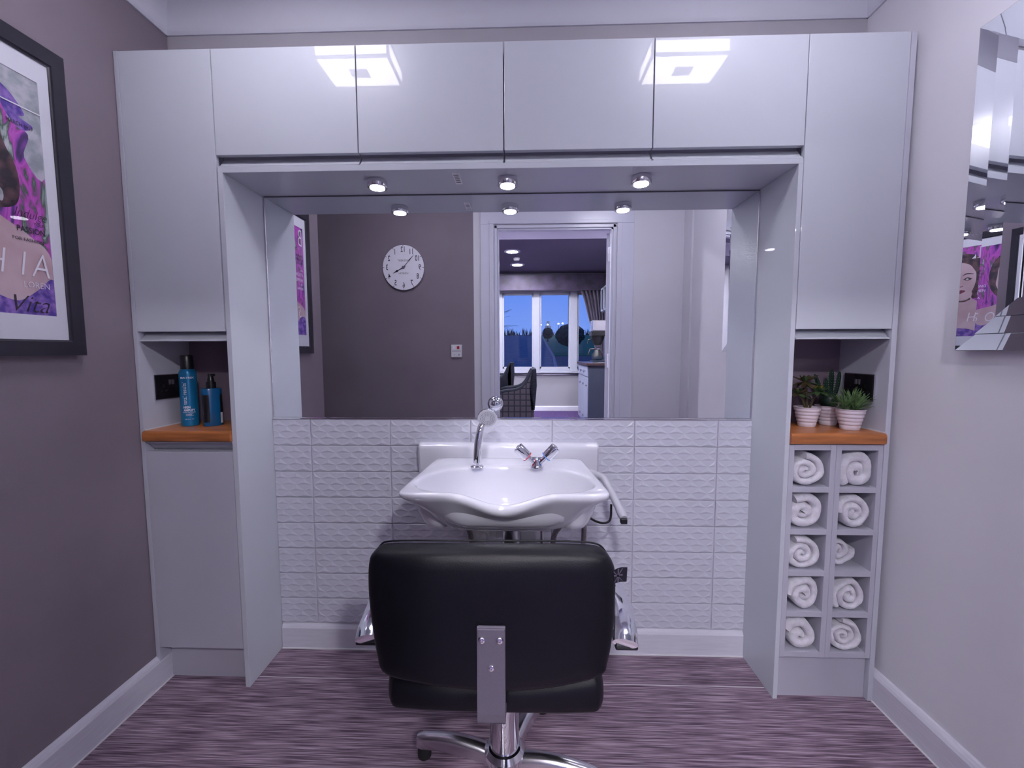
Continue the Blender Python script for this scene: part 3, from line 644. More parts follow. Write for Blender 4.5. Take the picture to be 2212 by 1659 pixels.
# pedestal
MB().lathe([(0.043, 0.07), (0.043, 0.42), (0.05, 0.424), (0.05, 0.436)], (0.010, -0.305, 0), n=44).build('column', CHROME, ch, True)
bx('mounting_plate', BLK, -0.09, 0.11, -0.42, -0.20, 0.434, 0.441, ch)
MB().lathe([(0.044, 0.104), (0.050, 0.102), (0.060, 0.088), (0.060, 0.074), (0.052, 0.070), (0.050, 0.042), (0.044, 0.038)], (0.010, -0.305, 0), n=44).build('collar', CHROME, ch, True)
for ang in (168, 62, -10, -100):
    a = math.radians(ang); d = V(math.cos(a), math.sin(a), 0); o0 = V(0.010, -0.305, 0); sd_ = V(-d.y, d.x, 0); rings = []
    for k in range(15):
        t = k / 14; r = 0.040 + 0.245 * t; zt = 0.086 - 0.010 * t ** 2 + 0.012 * math.sin(PI * t); zb = 0.046 - 0.010 * t + 0.010 * math.sin(PI * t)
        wd = 0.024 - 0.005 * t
        if k == 14: wd *= 0.7; zt -= 0.006
        c = o0 + d * r; arc = [(math.cos(q), math.sin(q)) for q in [PI * j / 10 for j in range(11)]]
        hh = (zt - zb) * 0.45
        rings.append([c + sd_ * wd * ca + V(0, 0, zt - hh + hh * sa) for ca, sa in arc] + [c - sd_ * wd + V(0, 0, zb), c + sd_ * wd + V(0, 0, zb)])
    lg = MB().loft(rings).build('leg', BRUSH, ch, True)
    c = o0 + d * 0.262
    MB().lathe([(0.018, 0.0), (0.021, 0.003), (0.021, 0.024), (0.018, 0.036)], c, n=20).build('glide', RUB, ch, True)
# armrests
for sg in (-1, 1):
    path = spline([(sg * 0.205, -0.20, 0.436), (sg * 0.285, -0.19, 0.440), (sg * 0.325, -0.18, 0.485), (sg * 0.338, -0.20, 0.550), (sg * 0.338, -0.27, 0.584), (sg * 0.333, -0.38, 0.592), (sg * 0.320, -0.47, 0.590), (sg * 0.310, -0.520, 0.583)], 6)
    n_ = len(path); rad = [0.020 + 0.010 * min(1, max(0, (i / n_ - 0.45) / 0.4)) for i in range(n_)]
    MB().tube(path, rad, 16, flat=0.42).build('armrest', CHROME, ch, True, angle=80)
    MB().box(sg * 0.314 - 0.027, sg * 0.314 + 0.027, -0.522, -0.44, 0.566, 0.576, 0.004).build('armrest_underside', BLK, ch)
# woven tag with a flag emblem on the back's right edge
ft = MB().prism([V(0.2630, -0.585, 0.797), V(0.2720, -0.585, 0.803), V(0.2820, -0.585, 0.8065), V(0.2950, -0.585, 0.8065), V(0.2935, -0.585, 0.7740), V(0.2800, -0.585, 0.7735), V(0.2700, -0.585, 0.7700), V(0.2630, -0.585, 0.7660)], (0, 0.0012, 0)).build('fabric_tag', BLK, ch)
ft['label'] = 'black fabric tag woven with a union flag'
FLG = mat('woven_grey_thread', (0.10, 0.085, 0.13), 0.8, noise_scale=200, noise_amt=0.3)
fl = MB()
def bar(x0, z0, x1, z1, wd):
    d = V(x1 - x0, 0, z1 - z0).normalized() * 0; q = V(-(z1 - z0), 0, x1 - x0).normalized() * wd / 2
    fl.prism([V(x0, -0.5852, z0) + q, V(x1, -0.5852, z1) + q, V(x1, -0.5852, z1) - q, V(x0, -0.5852, z0) - q], (0, -0.0006, 0))
bar(0.2655, 0.7870, 0.2845, 0.7900, 0.0030); bar(0.2750, 0.7725, 0.2750, 0.8030, 0.0028)
for a in ((0.2655, 0.7960, 0.2840, 0.7765), (0.2655, 0.7690, 0.2840, 0.8045)): bar(*a, 0.0016)
fl.build('flag_weave', FLG, ch)

# ------------------------------------------------------------------ bottles
def wrap_text(body, size, cx, cy, r, z, ang, mt, parent, vertical=False, wid=1.0, name='lettering', sx=1.0, off=0.0):
    """text wrapped around a vertical cylinder"""
    o = text(body, size, (0, 0, 0), (1, 0, 0), (0, 1, 0), mt, parent, name, wid=wid, off=off)
    for v in o.data.vertices:
        x, y, h = v.co
        if vertical: x, y = -y, x
        a = ang + x / r; R = r + 0.0003 + max(0, h) * 0.5
        v.co = V(cx + math.sin(a) * R * sx, cy - math.cos(a) * R, z + y)
    return o
bx0, by0, zt = -1.2405, 0.112, 0.992
b1 = thing('hair_mousse_can', 'tall teal-blue can with a black cap on the left worktop', 'can', (bx0, by0, zt))
MB().lathe([(0.026, 0.0), (0.0290, 0.003), (0.0290, 0.203), (0.0280, 0.210), (0.0225, 0.220), (0.0205, 0.222)], (bx0, by0, zt), n=40).build('body', BLUE, b1, True)
MB().lathe([(0.0215, 0.221), (0.0215, 0.223), (0.0200, 0.272), (0.0185, 0.275), (0.001, 0.2755)], (bx0, by0, zt), n=36).build('cap', BLK, b1, True)
A = math.radians(38)
wrap_text('MATRIX', 0.0100, bx0, by0, 0.029, zt + 0.188, A - 0.10, INKW, b1, wid=1.25, off=0.0002)
wrap_text("total results'", 0.0195, bx0, by0, 0.029, zt + 0.128, A - 0.42, INKW, b1, vertical=True, wid=0.88)
wrap_text('HIGH', 0.0120, bx0, by0, 0.029, zt + 0.0740, A - 0.28, INKW, b1, wid=0.78, off=0.0005)
wrap_text('AMPLIFY', 0.0120, bx0, by0, 0.029, zt + 0.0625, A - 0.02, INKW, b1, wid=0.80, off=0.0005)
wrap_text('FOAM VOLUMIZER', 0.0052, bx0, by0, 0.029, zt + 0.0540, A - 0.02, INKW, b1, wid=0.95)
for q, (w0, zz) in enumerate(((0.60, 0.0475), (0.50, 0.0445), (0.68, 0.0415))):
    lb = MB(); 
    for i in range(8):
        a0, a1 = A - 0.42 + w0 * 1.3 * i / 8, A - 0.42 + w0 * 1.3 * (i + 0.85) / 8
        lb.ngon([V(bx0 + math.sin(a_) * 0.0294, by0 - math.cos(a_) * 0.0294, zt + zz + dz) for a_, dz in ((a0, 0), (a1, 0), (a1, 0.0013), (a0, 0.0013))])
    lb.build('small_print', INKW, b1)
wrap_text('250 mL e   8.5', 0.0055, bx0, by0, 0.029, zt + 0.028, A - 0.06, INKW, b1, wid=0.9)
cx2, cy2 = -1.1500, 0.112
b2 = thing('spray_bottle', 'shorter dark blue pump bottle with black label bands on the left worktop', 'bottle', (cx2, cy2, zt))
def oval(rx, ry, h, rot, n=40, pw=2.6):
    o = []
    for i in range(n):
        a = 2 * PI * i / n; c, s_ = math.cos(a), math.sin(a)
        x = rx * abs(c) ** (2 / pw) * (1 if c >= 0 else -1); y = ry * abs(s_) ** (2 / pw) * (1 if s_ >= 0 else -1)
        o.append(V(cx2 + x * math.cos(rot) - y * math.sin(rot), cy2 + x * math.sin(rot) + y * math.cos(rot), zt + h))
    return o
RT = math.radians(48)
MB().loft([oval(.030, .022, 0, RT), oval(.0325, .0245, .004, RT), oval(.0325, .0245, .140, RT), oval(.031, .0225, .146, RT), oval(.016, .016, .148, RT)]).build('body', BLUE2, b2, True)
for i0, i1, z0, z1, mt_ in ((20, 28, 0.016, 0.122, BLK), (34, 39, 0.052, 0.122, BLK), (34, 39, 0.010, 0.051, WPL)):
    R0, R1 = oval(.0330, .0250, z0, RT), oval(.0330, .0250, z1, RT); q = MB()
    for i in range(i0, i1): q.ngon([R0[i % 40], R0[(i + 1) % 40], R1[(i + 1) % 40], R1[i % 40]])
    q.build('label_band', mt_, b2, True)
MB().lathe([(0.0165, 0.147), (0.0165, 0.165), (0.0160, 0.171), (0.0115, 0.172), (0.0115, 0.183), (0.0095, 0.187), (0.0090, 0.203), (0.001, 0.204)], (cx2, cy2, zt), n=28).build('pump', BLK, b2, True)
MB().tube([(cx2, cy2 - 0.002, zt + 0.197), (cx2 + 0.020, cy2 - 0.010, zt + 0.198)], [0.0042, 0.0036], 10).lathe([(0.0048, 0), (0.0048, 0.004)], (cx2 + 0.019, cy2 - 0.0095, zt + 0.198), (1, -0.4, 0.05), 10).build('nozzle', BLK, b2, True)
nd_ = V(-0.19, -0.98, 0); xd_ = V(0.98, -0.19, 0)
for s_, size, z, of in (('TRIX', 0.0045, 0.1165, -0.006), ('HIGH', 0.0045, 0.0430, -0.004), ('AMP', 0.0075, 0.0370, -0.004), ('LIFY', 0.0075, 0.0300, -0.004), ('200 mL', 0.0035, 0.0200, -0.003)):
    text(s_, size, V(cx2, cy2, zt + z) + nd_ * 0.0292 + xd_ * of, xd_, (0, 0, 1), INKW, b2, wid=0.9)

# ------------------------------------------------------------------ sockets
def socket(name, x, nx, label):
    t = thing(name, label, 'socket', (x, 0.118, 1.145))
    y0, y1, z0, z1 = 0.052, 0.188, 1.100, 1.192; f = x + nx * 0.009
    a, b = sorted((x, x + nx * 0.006)); MB().box(a, b, y0 - 0.0015, y1 + 0.0015, z0 - 0.0015, z1 + 0.0015, 0.001).build('edge_plate', BRUSH, t)
    a, b = sorted((x + nx * 0.006, x + nx * 0.0085)); MB().box(a, b, y0 + 0.001, y1 - 0.001, z0 + 0.001, z1 - 0.001, 0.001).build('face_plate', NICK, t)
    a, b = sorted((x + nx * 0.0084, x + nx * 0.0092))
    for yc_ in (0.086, 0.154):
        h = MB().box(a, b, yc_ - 0.0035, yc_ + 0.0035, 1.142, 1.155)
        for q in (-1, 1): h.box(a, b, yc_ + q * 0.011 - 0.0045, yc_ + q * 0.011 + 0.0045, 1.126, 1.134)
        h.build('pin_holes', BLK, t)
    for yc_ in (0.113, 0.127):
        a, b = sorted((x + nx * 0.0084, x + nx * 0.0125)); MB().box(a, b, yc_ - 0.005, yc_ + 0.005, 1.153, 1.172, 0.0015).build('rocker_switch', STEEL, t)
socket('double_socket', -1.3244, 1, 'black nickel double socket in the niche behind the blue bottles')
socket('double_socket', 1.3224, -1, 'black nickel double socket in the niche behind the potted plants')

# ------------------------------------------------------------------ plants
def pot(cx, cy, label, name, k=1.0):
    t = thing(name, label, 'plant', (cx, cy, zt))
    pf = [(0.0265 * k, 0.0), (0.0280 * k, 0.002)]
    for i in range(5):
        z = 0.006 + 0.0130 * i; r = (0.0290 + 0.0030 * i) * k
        pf += [(r, z * k), (r + 0.0014 * k, (z + 0.004) * k), (r + 0.0016 * k, (z + 0.008) * k), (r + 0.0008 * k, (z + 0.0118) * k)]
    pf += [(0.0450 * k, 0.0725 * k), (0.0452 * k, 0.0745 * k), (0.0435 * k, 0.0750 * k), (0.0415 * k, 0.066 * k), (0.041 * k, 0.060 * k)]
    MB().lathe(pf, (cx, cy, zt), n=44).build('pot', POT, t, True, angle=60)
    MB().lathe([(0.0412 * k, 0.064 * k), (0.030 * k, 0.067 * k), (0.001, 0.068 * k)], (cx, cy, zt), n=24).build('soil', SOIL, t, True)
    return t
def leaf(mb, base, d, L, wd, curl=0.3, up=V(0, 0, 1), nseg=5, thick=0.0009):
    d = Vector(d).normalized(); s_ = d.cross(up)
    if s_.length < 1e-3: s_ = V(1, 0, 0)
    s_.normalize(); prev = []; p = Vector(base); dirv = d.copy(); bm = mb.bm; rows = []
    for i in range(nseg + 1):
        t = i / nseg; w_ = wd * (math.sin(PI * min(1, 0.12 + 0.88 * t)) ** 0.7 if t < 1 else 0.0) * (0.5 + 0.9 * t * (1.35 - t))
        n_ = s_.cross(dirv).normalized()
        rows.append((p - s_ * w_ + n_ * wd * 0.25, p - n_ * thick, p + s_ * w_ + n_ * wd * 0.25, p + n_ * thick)); p = p + dirv * L / nseg
        dirv = (dirv + V(0, 0, -curl / nseg)).normalized()
    V_ = [[bm.verts.new(c) for c in r] for r in rows]
    for a, b in zip(V_, V_[1:]):
        for k in range(4): bm.faces.new([a[k], a[(k + 1) % 4], b[(k + 1) % 4], b[k]])
# rosette succulent
rs = pot(1.142, 0.132, 'white ribbed pot with a brown-green rosette succulent, left of the three plants', 'rosette_succulent')
rnd = random.Random(3)
P0 = V(1.142, 0.132, zt + 0.066)
heads = [(V(-0.008, 0.006, 0.100), ROSEB, 0.050, 0), (V(0.028, -0.016, 0.066), ROSE, 0.046, 1), (V(-0.033, 0.006, 0.056), ROSEB, 0.040, 0)]
for hpos, mt_, L, yl in heads:
    top = P0 + hpos
    MB().tube(spline([P0 + V(hpos.x * .15, hpos.y * .15, -0.004), P0 + hpos * 0.5 + V(0, 0, 0.004), top], 5), [0.0042] * 6 + [0.0036] * 5, 8).build('stem', ROSEB, rs, True)
    for ring_, (cnt, el_, LL) in enumerate(((8, -0.15, 1.0), (7, 0.45, 0.9), (5, 1.0, 0.62))):
        for k in range(cnt):
            a = 2 * PI * (k + 0.5 * ring_) / cnt + rnd.uniform(-.15, .15); e_ = el_ + rnd.uniform(-.12, .12)
            mb = MB(); leaf(mb, top, (math.cos(a) * math.cos(e_), math.sin(a) * math.cos(e_), math.sin(e_)), L * LL * rnd.uniform(.85, 1.1), 0.0105, curl=0.45 if ring_ == 0 else -0.1)
            mb.build('leaf', YEL if (yl and ring_ == 2) else (mt_ if rnd.random() < .8 else ROSE), rs, True)
# cactus
cc = pot(1.247, 0.170, 'white ribbed pot with a dark columnar cactus, behind the other two plants', 'columnar_cactus')
def cstem(pts, r, nm='cactus_arm'):
    P = spline(pts, 7); N_ = len(P); rings = []
    for i, p in enumerate(P):
        t = (P[min(i + 1, N_ - 1)] - P[max(i - 1, 0)]).normalized(); a = t.cross(V(0, 1, 0)).normalized(); b = a.cross(t)
        f = 1.0 if i < N_ - 4 else (0.96, 0.86, 0.66, 0.30)[i - N_ + 4]
        rings.append([p + (a * math.cos(2 * PI * j / 20) + b * math.sin(2 * PI * j / 20)) * r * f * (1 if j % 4 else 1.22) * (0.9 if j % 4 == 2 else 1) for j in range(20)])
    mb = MB().loft(rings)
    so_ = mb.build(nm, CACT, cc, True, angle=50)
    sp = MB()
    for i in range(1, N_ - 2):
        t = (P[i + 1] - P[i - 1]).normalized(); a = t.cross(V(0, 1, 0)).normalized(); b = a.cross(t)
        for j in range(5):
            d = a * math.cos(2 * PI * j / 5) + b * math.sin(2 * PI * j / 5); c = P[i] + d * r * 1.15
            sp.lathe([(0.0009, 0), (0.0001, 0.0032)], c, d + t * 0.4, 4)
    so2 = sp.build('spines', POT, cc); so2['kind'] = 'stuff'
C0 = V(1.247, 0.168, zt + 0.066)
MB().lathe([(0.018, -0.002), (0.027, 0.012), (0.030, 0.028), (0.026, 0.044), (0.014, 0.056), (0.001, 0.060)], C0, n=24).build('cactus_body', CACT, cc, True)
cstem([C0 + V(0, -0.002, 0.03), C0 + V(0, -0.003, 0.09), C0 + V(0.001, -0.002, 0.148)], 0.0080)
cstem([C0 + V(-0.006, 0.0, 0.03), C0 + V(-0.014, 0.0, 0.07), C0 + V(-0.016, 0.0, 0.112)], 0.0062)
cstem([C0 + V(-0.012, 0.0, 0.03), C0 + V(-0.034, 0.002, 0.07), C0 + V(-0.058, 0.004, 0.130)], 0.0066)
cstem([C0 + V(0.012, 0.0, 0.03), C0 + V(0.026, 0.0, 0.08), C0 + V(0.033, 0.0, 0.140)], 0.0068)
# grassy plant
gp = pot(1.252, 0.066, 'white ribbed pot with spiky green grass-like leaves, at the front right', 'spiky_leaf_plant', 1.02)
rnd = random.Random(11); G0 = V(1.252, 0.066, zt + 0.064)
for (cx_, cy_, lean, cnt, L) in ((0, 0, (0, 0), 60, 0.106), (-0.022, -0.004, (-0.38, -0.1), 46, 0.088), (0.022, 0.0, (0.38, -0.05), 46, 0.088), (0.0, -0.018, (0.05, -0.45), 34, 0.074)):
    for k in range(cnt):
        a = rnd.uniform(0, 2 * PI); e_ = rnd.uniform(0.55, 1.35); d = V(math.cos(a) * math.cos(e_) + lean[0] * .7, math.sin(a) * math.cos(e_) * 0.8 + lean[1] * .7, math.sin(e_))
        hb = rnd.uniform(0, 0.55)
        mb = MB(); leaf(mb, G0 + V(cx_ + lean[0] * hb * 0.03, cy_ + lean[1] * hb * 0.03, hb * L * 0.55), d, L * rnd.uniform(.5, .78) * (1.12 - hb * .45), 0.0030, curl=0.5 if e_ < 0.9 else 0.15, nseg=4, thick=0.0004)
        mb.build('leaf', BLADE, gp, True)

# ------------------------------------------------------------------ framed poster on the dark wall
def poster_mat():
    m = bpy.data.materials.new('printed_blossom'); m.use_nodes = True; N = m.node_tree; p = N.nodes['Principled BSDF']; L = N.links
    p.inputs['Roughness'].default_value = 0.5
    tc = N.nodes.new('ShaderNodeTexCoord'); mp = N.nodes.new('ShaderNodeMapping'); mp.inputs['Scale'].default_value = (1, 26, 8); mp.inputs['Rotation'].default_value = (0.45, 0, 0)
    L.new(tc.outputs['Object'], mp.inputs[0])
    n = N.nodes.new('ShaderNodeTexNoise'); n.inputs['Scale'].default_value = 0.9; n.inputs['Detail'].default_value = 5; n.inputs['Distortion'].default_value = 0.9
    L.new(mp.outputs[0], n.inputs['Vector'])
    r = N.nodes.new('ShaderNodeValToRGB'); el = r.color_ramp.elements
    el[0].position = 0.30; el[0].color = (0.02, 0.012, 0.05, 1); el[1].position = 0.72; el[1].color = (0.55, 0.55, 0.60, 1)
    for ps, c in ((0.38, (0.10, 0.03, 0.22, 1)), (0.44, (0.34, 0.05, 0.42, 1)), (0.51, (0.55, 0.10, 0.55, 1)), (0.56, (0.42, 0.06, 0.40, 1)), (0.61, (0.04, 0.10, 0.06, 1)), (0.66, (0.30, 0.38, 0.36, 1))):
        e = el.new(ps); e.color = c
    L.new(n.outputs[0], r.inputs[0]); L.new(r.outputs[0], p.inputs['Base Color']); return m
def wash_mat(name, c1, c2, sc_):
    m = mat(name, c1, 0.55); N = m.node_tree; p = N.nodes['Principled BSDF']
    n = N.nodes.new('ShaderNodeTexNoise'); n.inputs['Scale'].default_value = sc_; n.inputs['Detail'].default_value = 6; r = N.nodes.new('ShaderNodeValToRGB')
    tc = N.nodes.new('ShaderNodeTexCoord'); N.links.new(tc.outputs['Object'], n.inputs['Vector'])
    r.color_ramp.elements[0].position = .4; r.color_ramp.elements[0].color = (*c1, 1); r.color_ramp.elements[1].position = .62; r.color_ramp.elements[1].color = (*c2, 1)
    N.links.new(n.outputs[0], r.inputs[0]); N.links.new(r.outputs[0], p.inputs['Base Color']); return m
POST = poster_mat()
SKIN = wash_mat('printed_skin', (0.50, 0.34, 0.38), (0.62, 0.47, 0.52), 6)
HAIR = wash_mat('printed_hair', (0.018, 0.010, 0.022), (0.13, 0.06, 0.07), 30)
PURP = wash_mat('printed_purple_frill', (0.07, 0.03, 0.30), (0.30, 0.16, 0.55), 40)
LEAFP = wash_mat('printed_pale_leaf', (0.30, 0.33, 0.36), (0.50, 0.50, 0.56), 30)
LIPS = mat('printed_lips', (0.18, 0.02, 0.06), 0.5, noise_scale=30)
fx = -1.322
fy0, fy1, fz0, fz1 = -0.790, -0.190, 1.269, 2.155
pic = thing('framed_poster', 'black framed magazine-cover poster of a woman amid purple blossoms on the dark wall', 'picture', (XL, -0.49, 1.27))
w_ = 0.040; mb = MB()
def frame_bar(a, b, c, d):
    """a..d outer/inner corners in (y, z)"""
    prof = [(0.0, 0.0), (0.030, 0.0), (0.030, 0.88), (0.026, 0.94), (0.024, 1.0), (0.0, 1.0)]
    v0 = [V(XL + h, a[0] + (d[0] - a[0]) * t, a[1] + (d[1] - a[1]) * t) for h, t in prof]; v1 = [V(XL + h, b[0] + (c[0] - b[0]) * t, b[1] + (c[1] - b[1]) * t) for h, t in prof]
    MB().loft([v0, v1]).build('frame_side', BLKF, pic)
O = [(fy0, fz0), (fy1, fz0), (fy1, fz1), (fy0, fz1)]; I = [(fy0 + w_, fz0 + w_ + .006), (fy1 - w_, fz0 + w_ + .006), (fy1 - w_, fz1 - w_ - .010), (fy0 + w_, fz1 - w_ - .010)]
for k in range(4): frame_bar(O[k], O[(k + 1) % 4], I[(k + 1) % 4], I[k])
PY0, PY1, PZ0, PZ1 = -0.722, -0.258, 1.385, 2.045
# mount board with a real window cut round the print
mb = MB()
for (a, b, c, d) in ((fy0 + .03, PY0, fz0 + .03, fz1 - .03), (PY1, fy1 - .03, fz0 + .03, fz1 - .03), (PY0, PY1, fz0 + .03, PZ0), (PY0, PY1, PZ1, fz1 - .03)): mb.box(XL + 0.012, fx + 0.001, a, b, c, d)
mb.build('mount_board', MAT_BOARD, pic)
pr_ = bx('poster_print', POST, XL + 0.010, fx - 0.001, PY0, PY1, PZ0, PZ1, pic)
def U(u, v, h=0.0): return V(fx - 0.001 + h, PY0 + u * (PY1 - PY0), PZ0 + v * (PZ1 - PZ0))
lay_i = [0]
def shape(name, pts, mt_, smooth_=True):
    lay_i[0] += 1; h = 0.00003 * lay_i[0]
    P = [Vector(q) for q in pts]
    if smooth_:
        P = [V(q.x, q.y) for q in spline([(a.x, a.y, 0) for a in P] + [(P[0].x, P[0].y, 0)], 5)][:-1]
    P = [V(min(1, max(0, q.x)), min(1, max(0, q.y))) for q in P]
    o = MB().ngon([U(q.x, q.y, h) for q in P]).build(name, mt_, pic)
    for f in o.data.polygons:
        pass
    return o
shape('printed_leaves', [(.80, 1), (.78, .93), (.86, .88), (.83, .80), (.93, .76), (.90, .66), (1, .60), (1, 1)], LEAFP)
shape('printed_petals', [(.80, .93), (.86, .90), (.92, .84), (.89, .82), (.96, .80), (.90, .77), (.84, .80), (.80, .86)], PURP)
shape('printed_hair', [(.30, .52), (.27, .66), (.31, .80), (.42, .90), (.56, .925), (.70, .90), (.78, .82), (.80, .70), (.855, .60), (.86, .50), (.82, .44), (.70, .42), (.50, .44), (.38, .44)], HAIR)
shape('printed_shoulders', [(0, .02), (0, .22), (.16, .30), (.36, .34), (.47, .40), (.47, .50), (.68, .50), (.69, .43), (.76, .39), (.90, .33), (1, .25), (1, .02)], SKIN)
shape('printed_face', [(.37, .66), (.36, .56), (.42, .47), (.52, .415), (.60, .42), (.68, .49), (.725, .60), (.72, .72), (.66, .80), (.54, .835), (.43, .80), (.38, .74)], SKIN)
shape('printed_fringe', [(.36, .76), (.40, .85), (.52, .89), (.66, .88), (.74, .80), (.745, .68), (.70, .74), (.64, .80), (.54, .83), (.44, .80)], HAIR)
for cx_ in (.455, .625):
    shape('printed_eyebrow', [(cx_ - .065, .678), (cx_ - .02, .708), (cx_ + .06, .700), (cx_ + .065, .692), (cx_ - .01, .696)], HAIR)
    shape('printed_eye', [(cx_ - .050, .640), (cx_, .662), (cx_ + .05, .645), (cx_ + .062, .652), (cx_ + .04, .632), (cx_, .625)], HAIR)
    shape('printed_iris', [(cx_ - .018, .640), (cx_, .652), (cx_ + .018, .640), (cx_, .630)], LEAFP)
shape('printed_nose', [(.525, .565), (.545, .556), (.575, .562), (.58, .572), (.555, .566), (.53, .574)], LIPS)
shape('printed_mouth', [(.475, .508), (.515, .525), (.54, .519), (.565, .526), (.615, .510), (.57, .488), (.54, .482), (.505, .490)], LIPS)
for k in range(13):
    a = -0.95 + 1.9 * k / 12; c = (.575 + .115 * math.sin(a), .405 - .055 * math.cos(a) + .045)
    shape('printed_bead', [(c[0] + .012 * math.cos(q), c[1] + .010 * math.sin(q)) for q in [PI * j / 4 for j in range(8)]], HAIR)
shape('printed_earring', [(.765 + .014 * math.cos(q), .475 + .026 * math.sin(q)) for q in [PI * j / 5 for j in range(10)]], LEAFP)
shape('printed_frill', [(0, 0), (0, .15), (.10, .17), (.22, .12), (.36, .15), (.50, .10), (.66, .085), (.80, .055), (.90, .10), (1, .16), (1, 0)], PURP)
hx = 0.0022
def ptxt(s_, size, u, v, mt_, wid=1.0, shear=0.0, off=0.0, align='LEFT'):
    text(s_, size, U(u, v, hx), (0, 1, 0), (0, 0, 1), mt_, pic, 'lettering', align, wid, shear, off, 0.0001)
def yz(y, z): return (y - PY0) / (PY1 - PY0), (z - PZ0) / (PZ1 - PZ0)
ptxt('B', 0.150, 0.02, 0.895, INKW, 0.62, 0, -0.002)
for (u0, u1, v0, v1) in ((.745, .775, .862, .985),): 
    o = MB().ngon([U(u0, v0, hx), U(u1, v0, hx), U(u1, v1, hx), U(u0, v1, hx)]).build('masthead_stem', INKP, pic)
MB().ngon([U(.66, .862, hx), U(.71, .862, hx), U(.705, .915, hx), U(.69, .885, hx)]).build('masthead_foot', INKW, pic)
MB().ngon([U(.725, .862, hx), U(1.0, .862, hx), U(1.0, .867, hx), U(.725, .867, hx)]).build('masthead_rule', INKW, pic)
ptxt('MARCH 1959', 0.0150, .82, yz(0, 1.905)[1], INKB, 0.72)
ptxt('POWERFUL', 0.018, .04, .735, INKB, 0.9); ptxt('BEAUTIFUL', 0.018, .04, .700, INKB, 0.9); ptxt('FEARLESS', 0.018, .04, .665, INKB, 0.9)
ptxt('HERE', 0.010, .04, .600, INKW, 1.2); ptxt('STRONG', 0.027, .04, .560, INKW, 0.9); ptxt('WOMEN', 0.027, .04, .510, INKW, 0.9)
ptxt('THE', 0.011, .04, .470, INKW, 1.3); ptxt('FEMA', 0.022, .04, .430, INKW, 1.3)
ptxt('Indulge', 0.036, .815, yz(0, 1.664)[1], INKB, 0.76, 0.4, -0.0006)
ptxt('YOUR', 0.0125, .915, yz(0, 1.640)[1], INKB, 0.80)
ptxt('PASSION', 0.0220, .825, yz(0, 1.620)[1], INKB, 0.80, 0, 0.0003)
ptxt('FOR FASHION', 0.0125, .800, yz(0, 1.592)[1], INKB, 0.95)
for c, u in zip('SOPHIA', (.14, .31, .46, .735, .835, .930)): ptxt(c, 0.098, u if c != 'H' else .700, yz(0, 1.522)[1], INKW, 0.72, 0.2, -0.0012, 'CENTER')
ptxt('LOREN', 0.0240, .835, yz(0, 1.468)[1], INKW, 0.85, 0, -0.0003)
ptxt('Dolce', 0.050, .36, yz(0, 1.405)[1], INKB, 0.8, 0.4, -0.001)
ptxt('Vita', 0.068, .745, yz(0, 1.412)[1], INKB, 0.92, 0.4, -0.001)
bx('glazing', glass('picture_glass', (0.99, 0.99, 0.99)), XL + 0.0235, XL + 0.0250, fy0 + w_ - .004, fy1 - w_ + .004, fz0 + w_, fz1 - w_, pic)

# ------------------------------------------------------------------ bevelled mirror on the pale wall
wm = thing('wall_mirror', 'upright mirror with wide slanted mirror borders on the pale wall at right', 'mirror', (XR, -0.49, 1.27))
my0, my1, mz0, mz1 = -0.782, -0.212, 1.278, 2.162; bw = 0.135; xo = XR - 0.034
bx('backing_board', DGREYP, XR - 0.012, XR, my0 + 0.02, my1 - 0.02, mz0 + 0.02, mz1 - 0.02, wm)
def q4(name, P, th=0.003):
    """thin mirror plate from 4 front corners, thickened towards the wall"""
    a = [Vector(p) for p in P]; return MB().prism(a, (th, 0, 0)).build(name, MIRR, wm)
nf = 3; sw = bw / nf
TL = [10.7, 8.2, 5.7]
def slab(side, k, tilt):
    """facet k (0 = outermost) of a border strip; mitred at both ends"""
    d0, d1 = sw * k + 0.0006, sw * (k + 1) - 0.0006; dep = math.tan(math.radians(tilt)) * sw; x0, x1 = xo + 0.004 * k, xo + 0.004 * k + dep
    if side == 'far': P = [(x0, my1 - d0, mz0 + d0), (x0, my1 - d0, mz1 - d0), (x1, my1 - d1, mz1 - d1), (x1, my1 - d1, mz0 + d1)]
    if side == 'near': P = [(x0, my0 + d0, mz0 + d0), (x0, my0 + d0, mz1 - d0), (x1, my0 + d1, mz1 - d1), (x1, my0 + d1, mz0 + d1)]
    if side == 'bottom': P = [(x0, my0 + d0, mz0 + d0), (x0, my1 - d0, mz0 + d0), (x1, my1 - d1, mz0 + d1), (x1, my0 + d1, mz0 + d1)]
    if side == 'top': P = [(x0, my0 + d0, mz1 - d0), (x0, my1 - d0, mz1 - d0), (x1, my1 - d1, mz1 - d1), (x1, my0 + d1, mz1 - d1)]
    q4('border_facet', P)
for side in ('far', 'near', 'bottom', 'top'):
    for k in range(nf): slab(side, k, TL[k])
bx('centre_mirror', MIRR, XR - 0.016, XR - 0.012, my0 + bw, my1 - bw, mz0 + bw, mz1 - bw, wm)
for (a, b, c, d) in ((my0 - .001, my0 + .003, mz0, mz1), (my1 - .003, my1 + .001, mz0, mz1), (my0, my1, mz0 - .001, mz0 + .003), (my0, my1, mz1 - .003, mz1 + .001)): bx('edge_strip', BRUSH, xo + 0.001, XR - 0.010, a, b, c, d, wm)

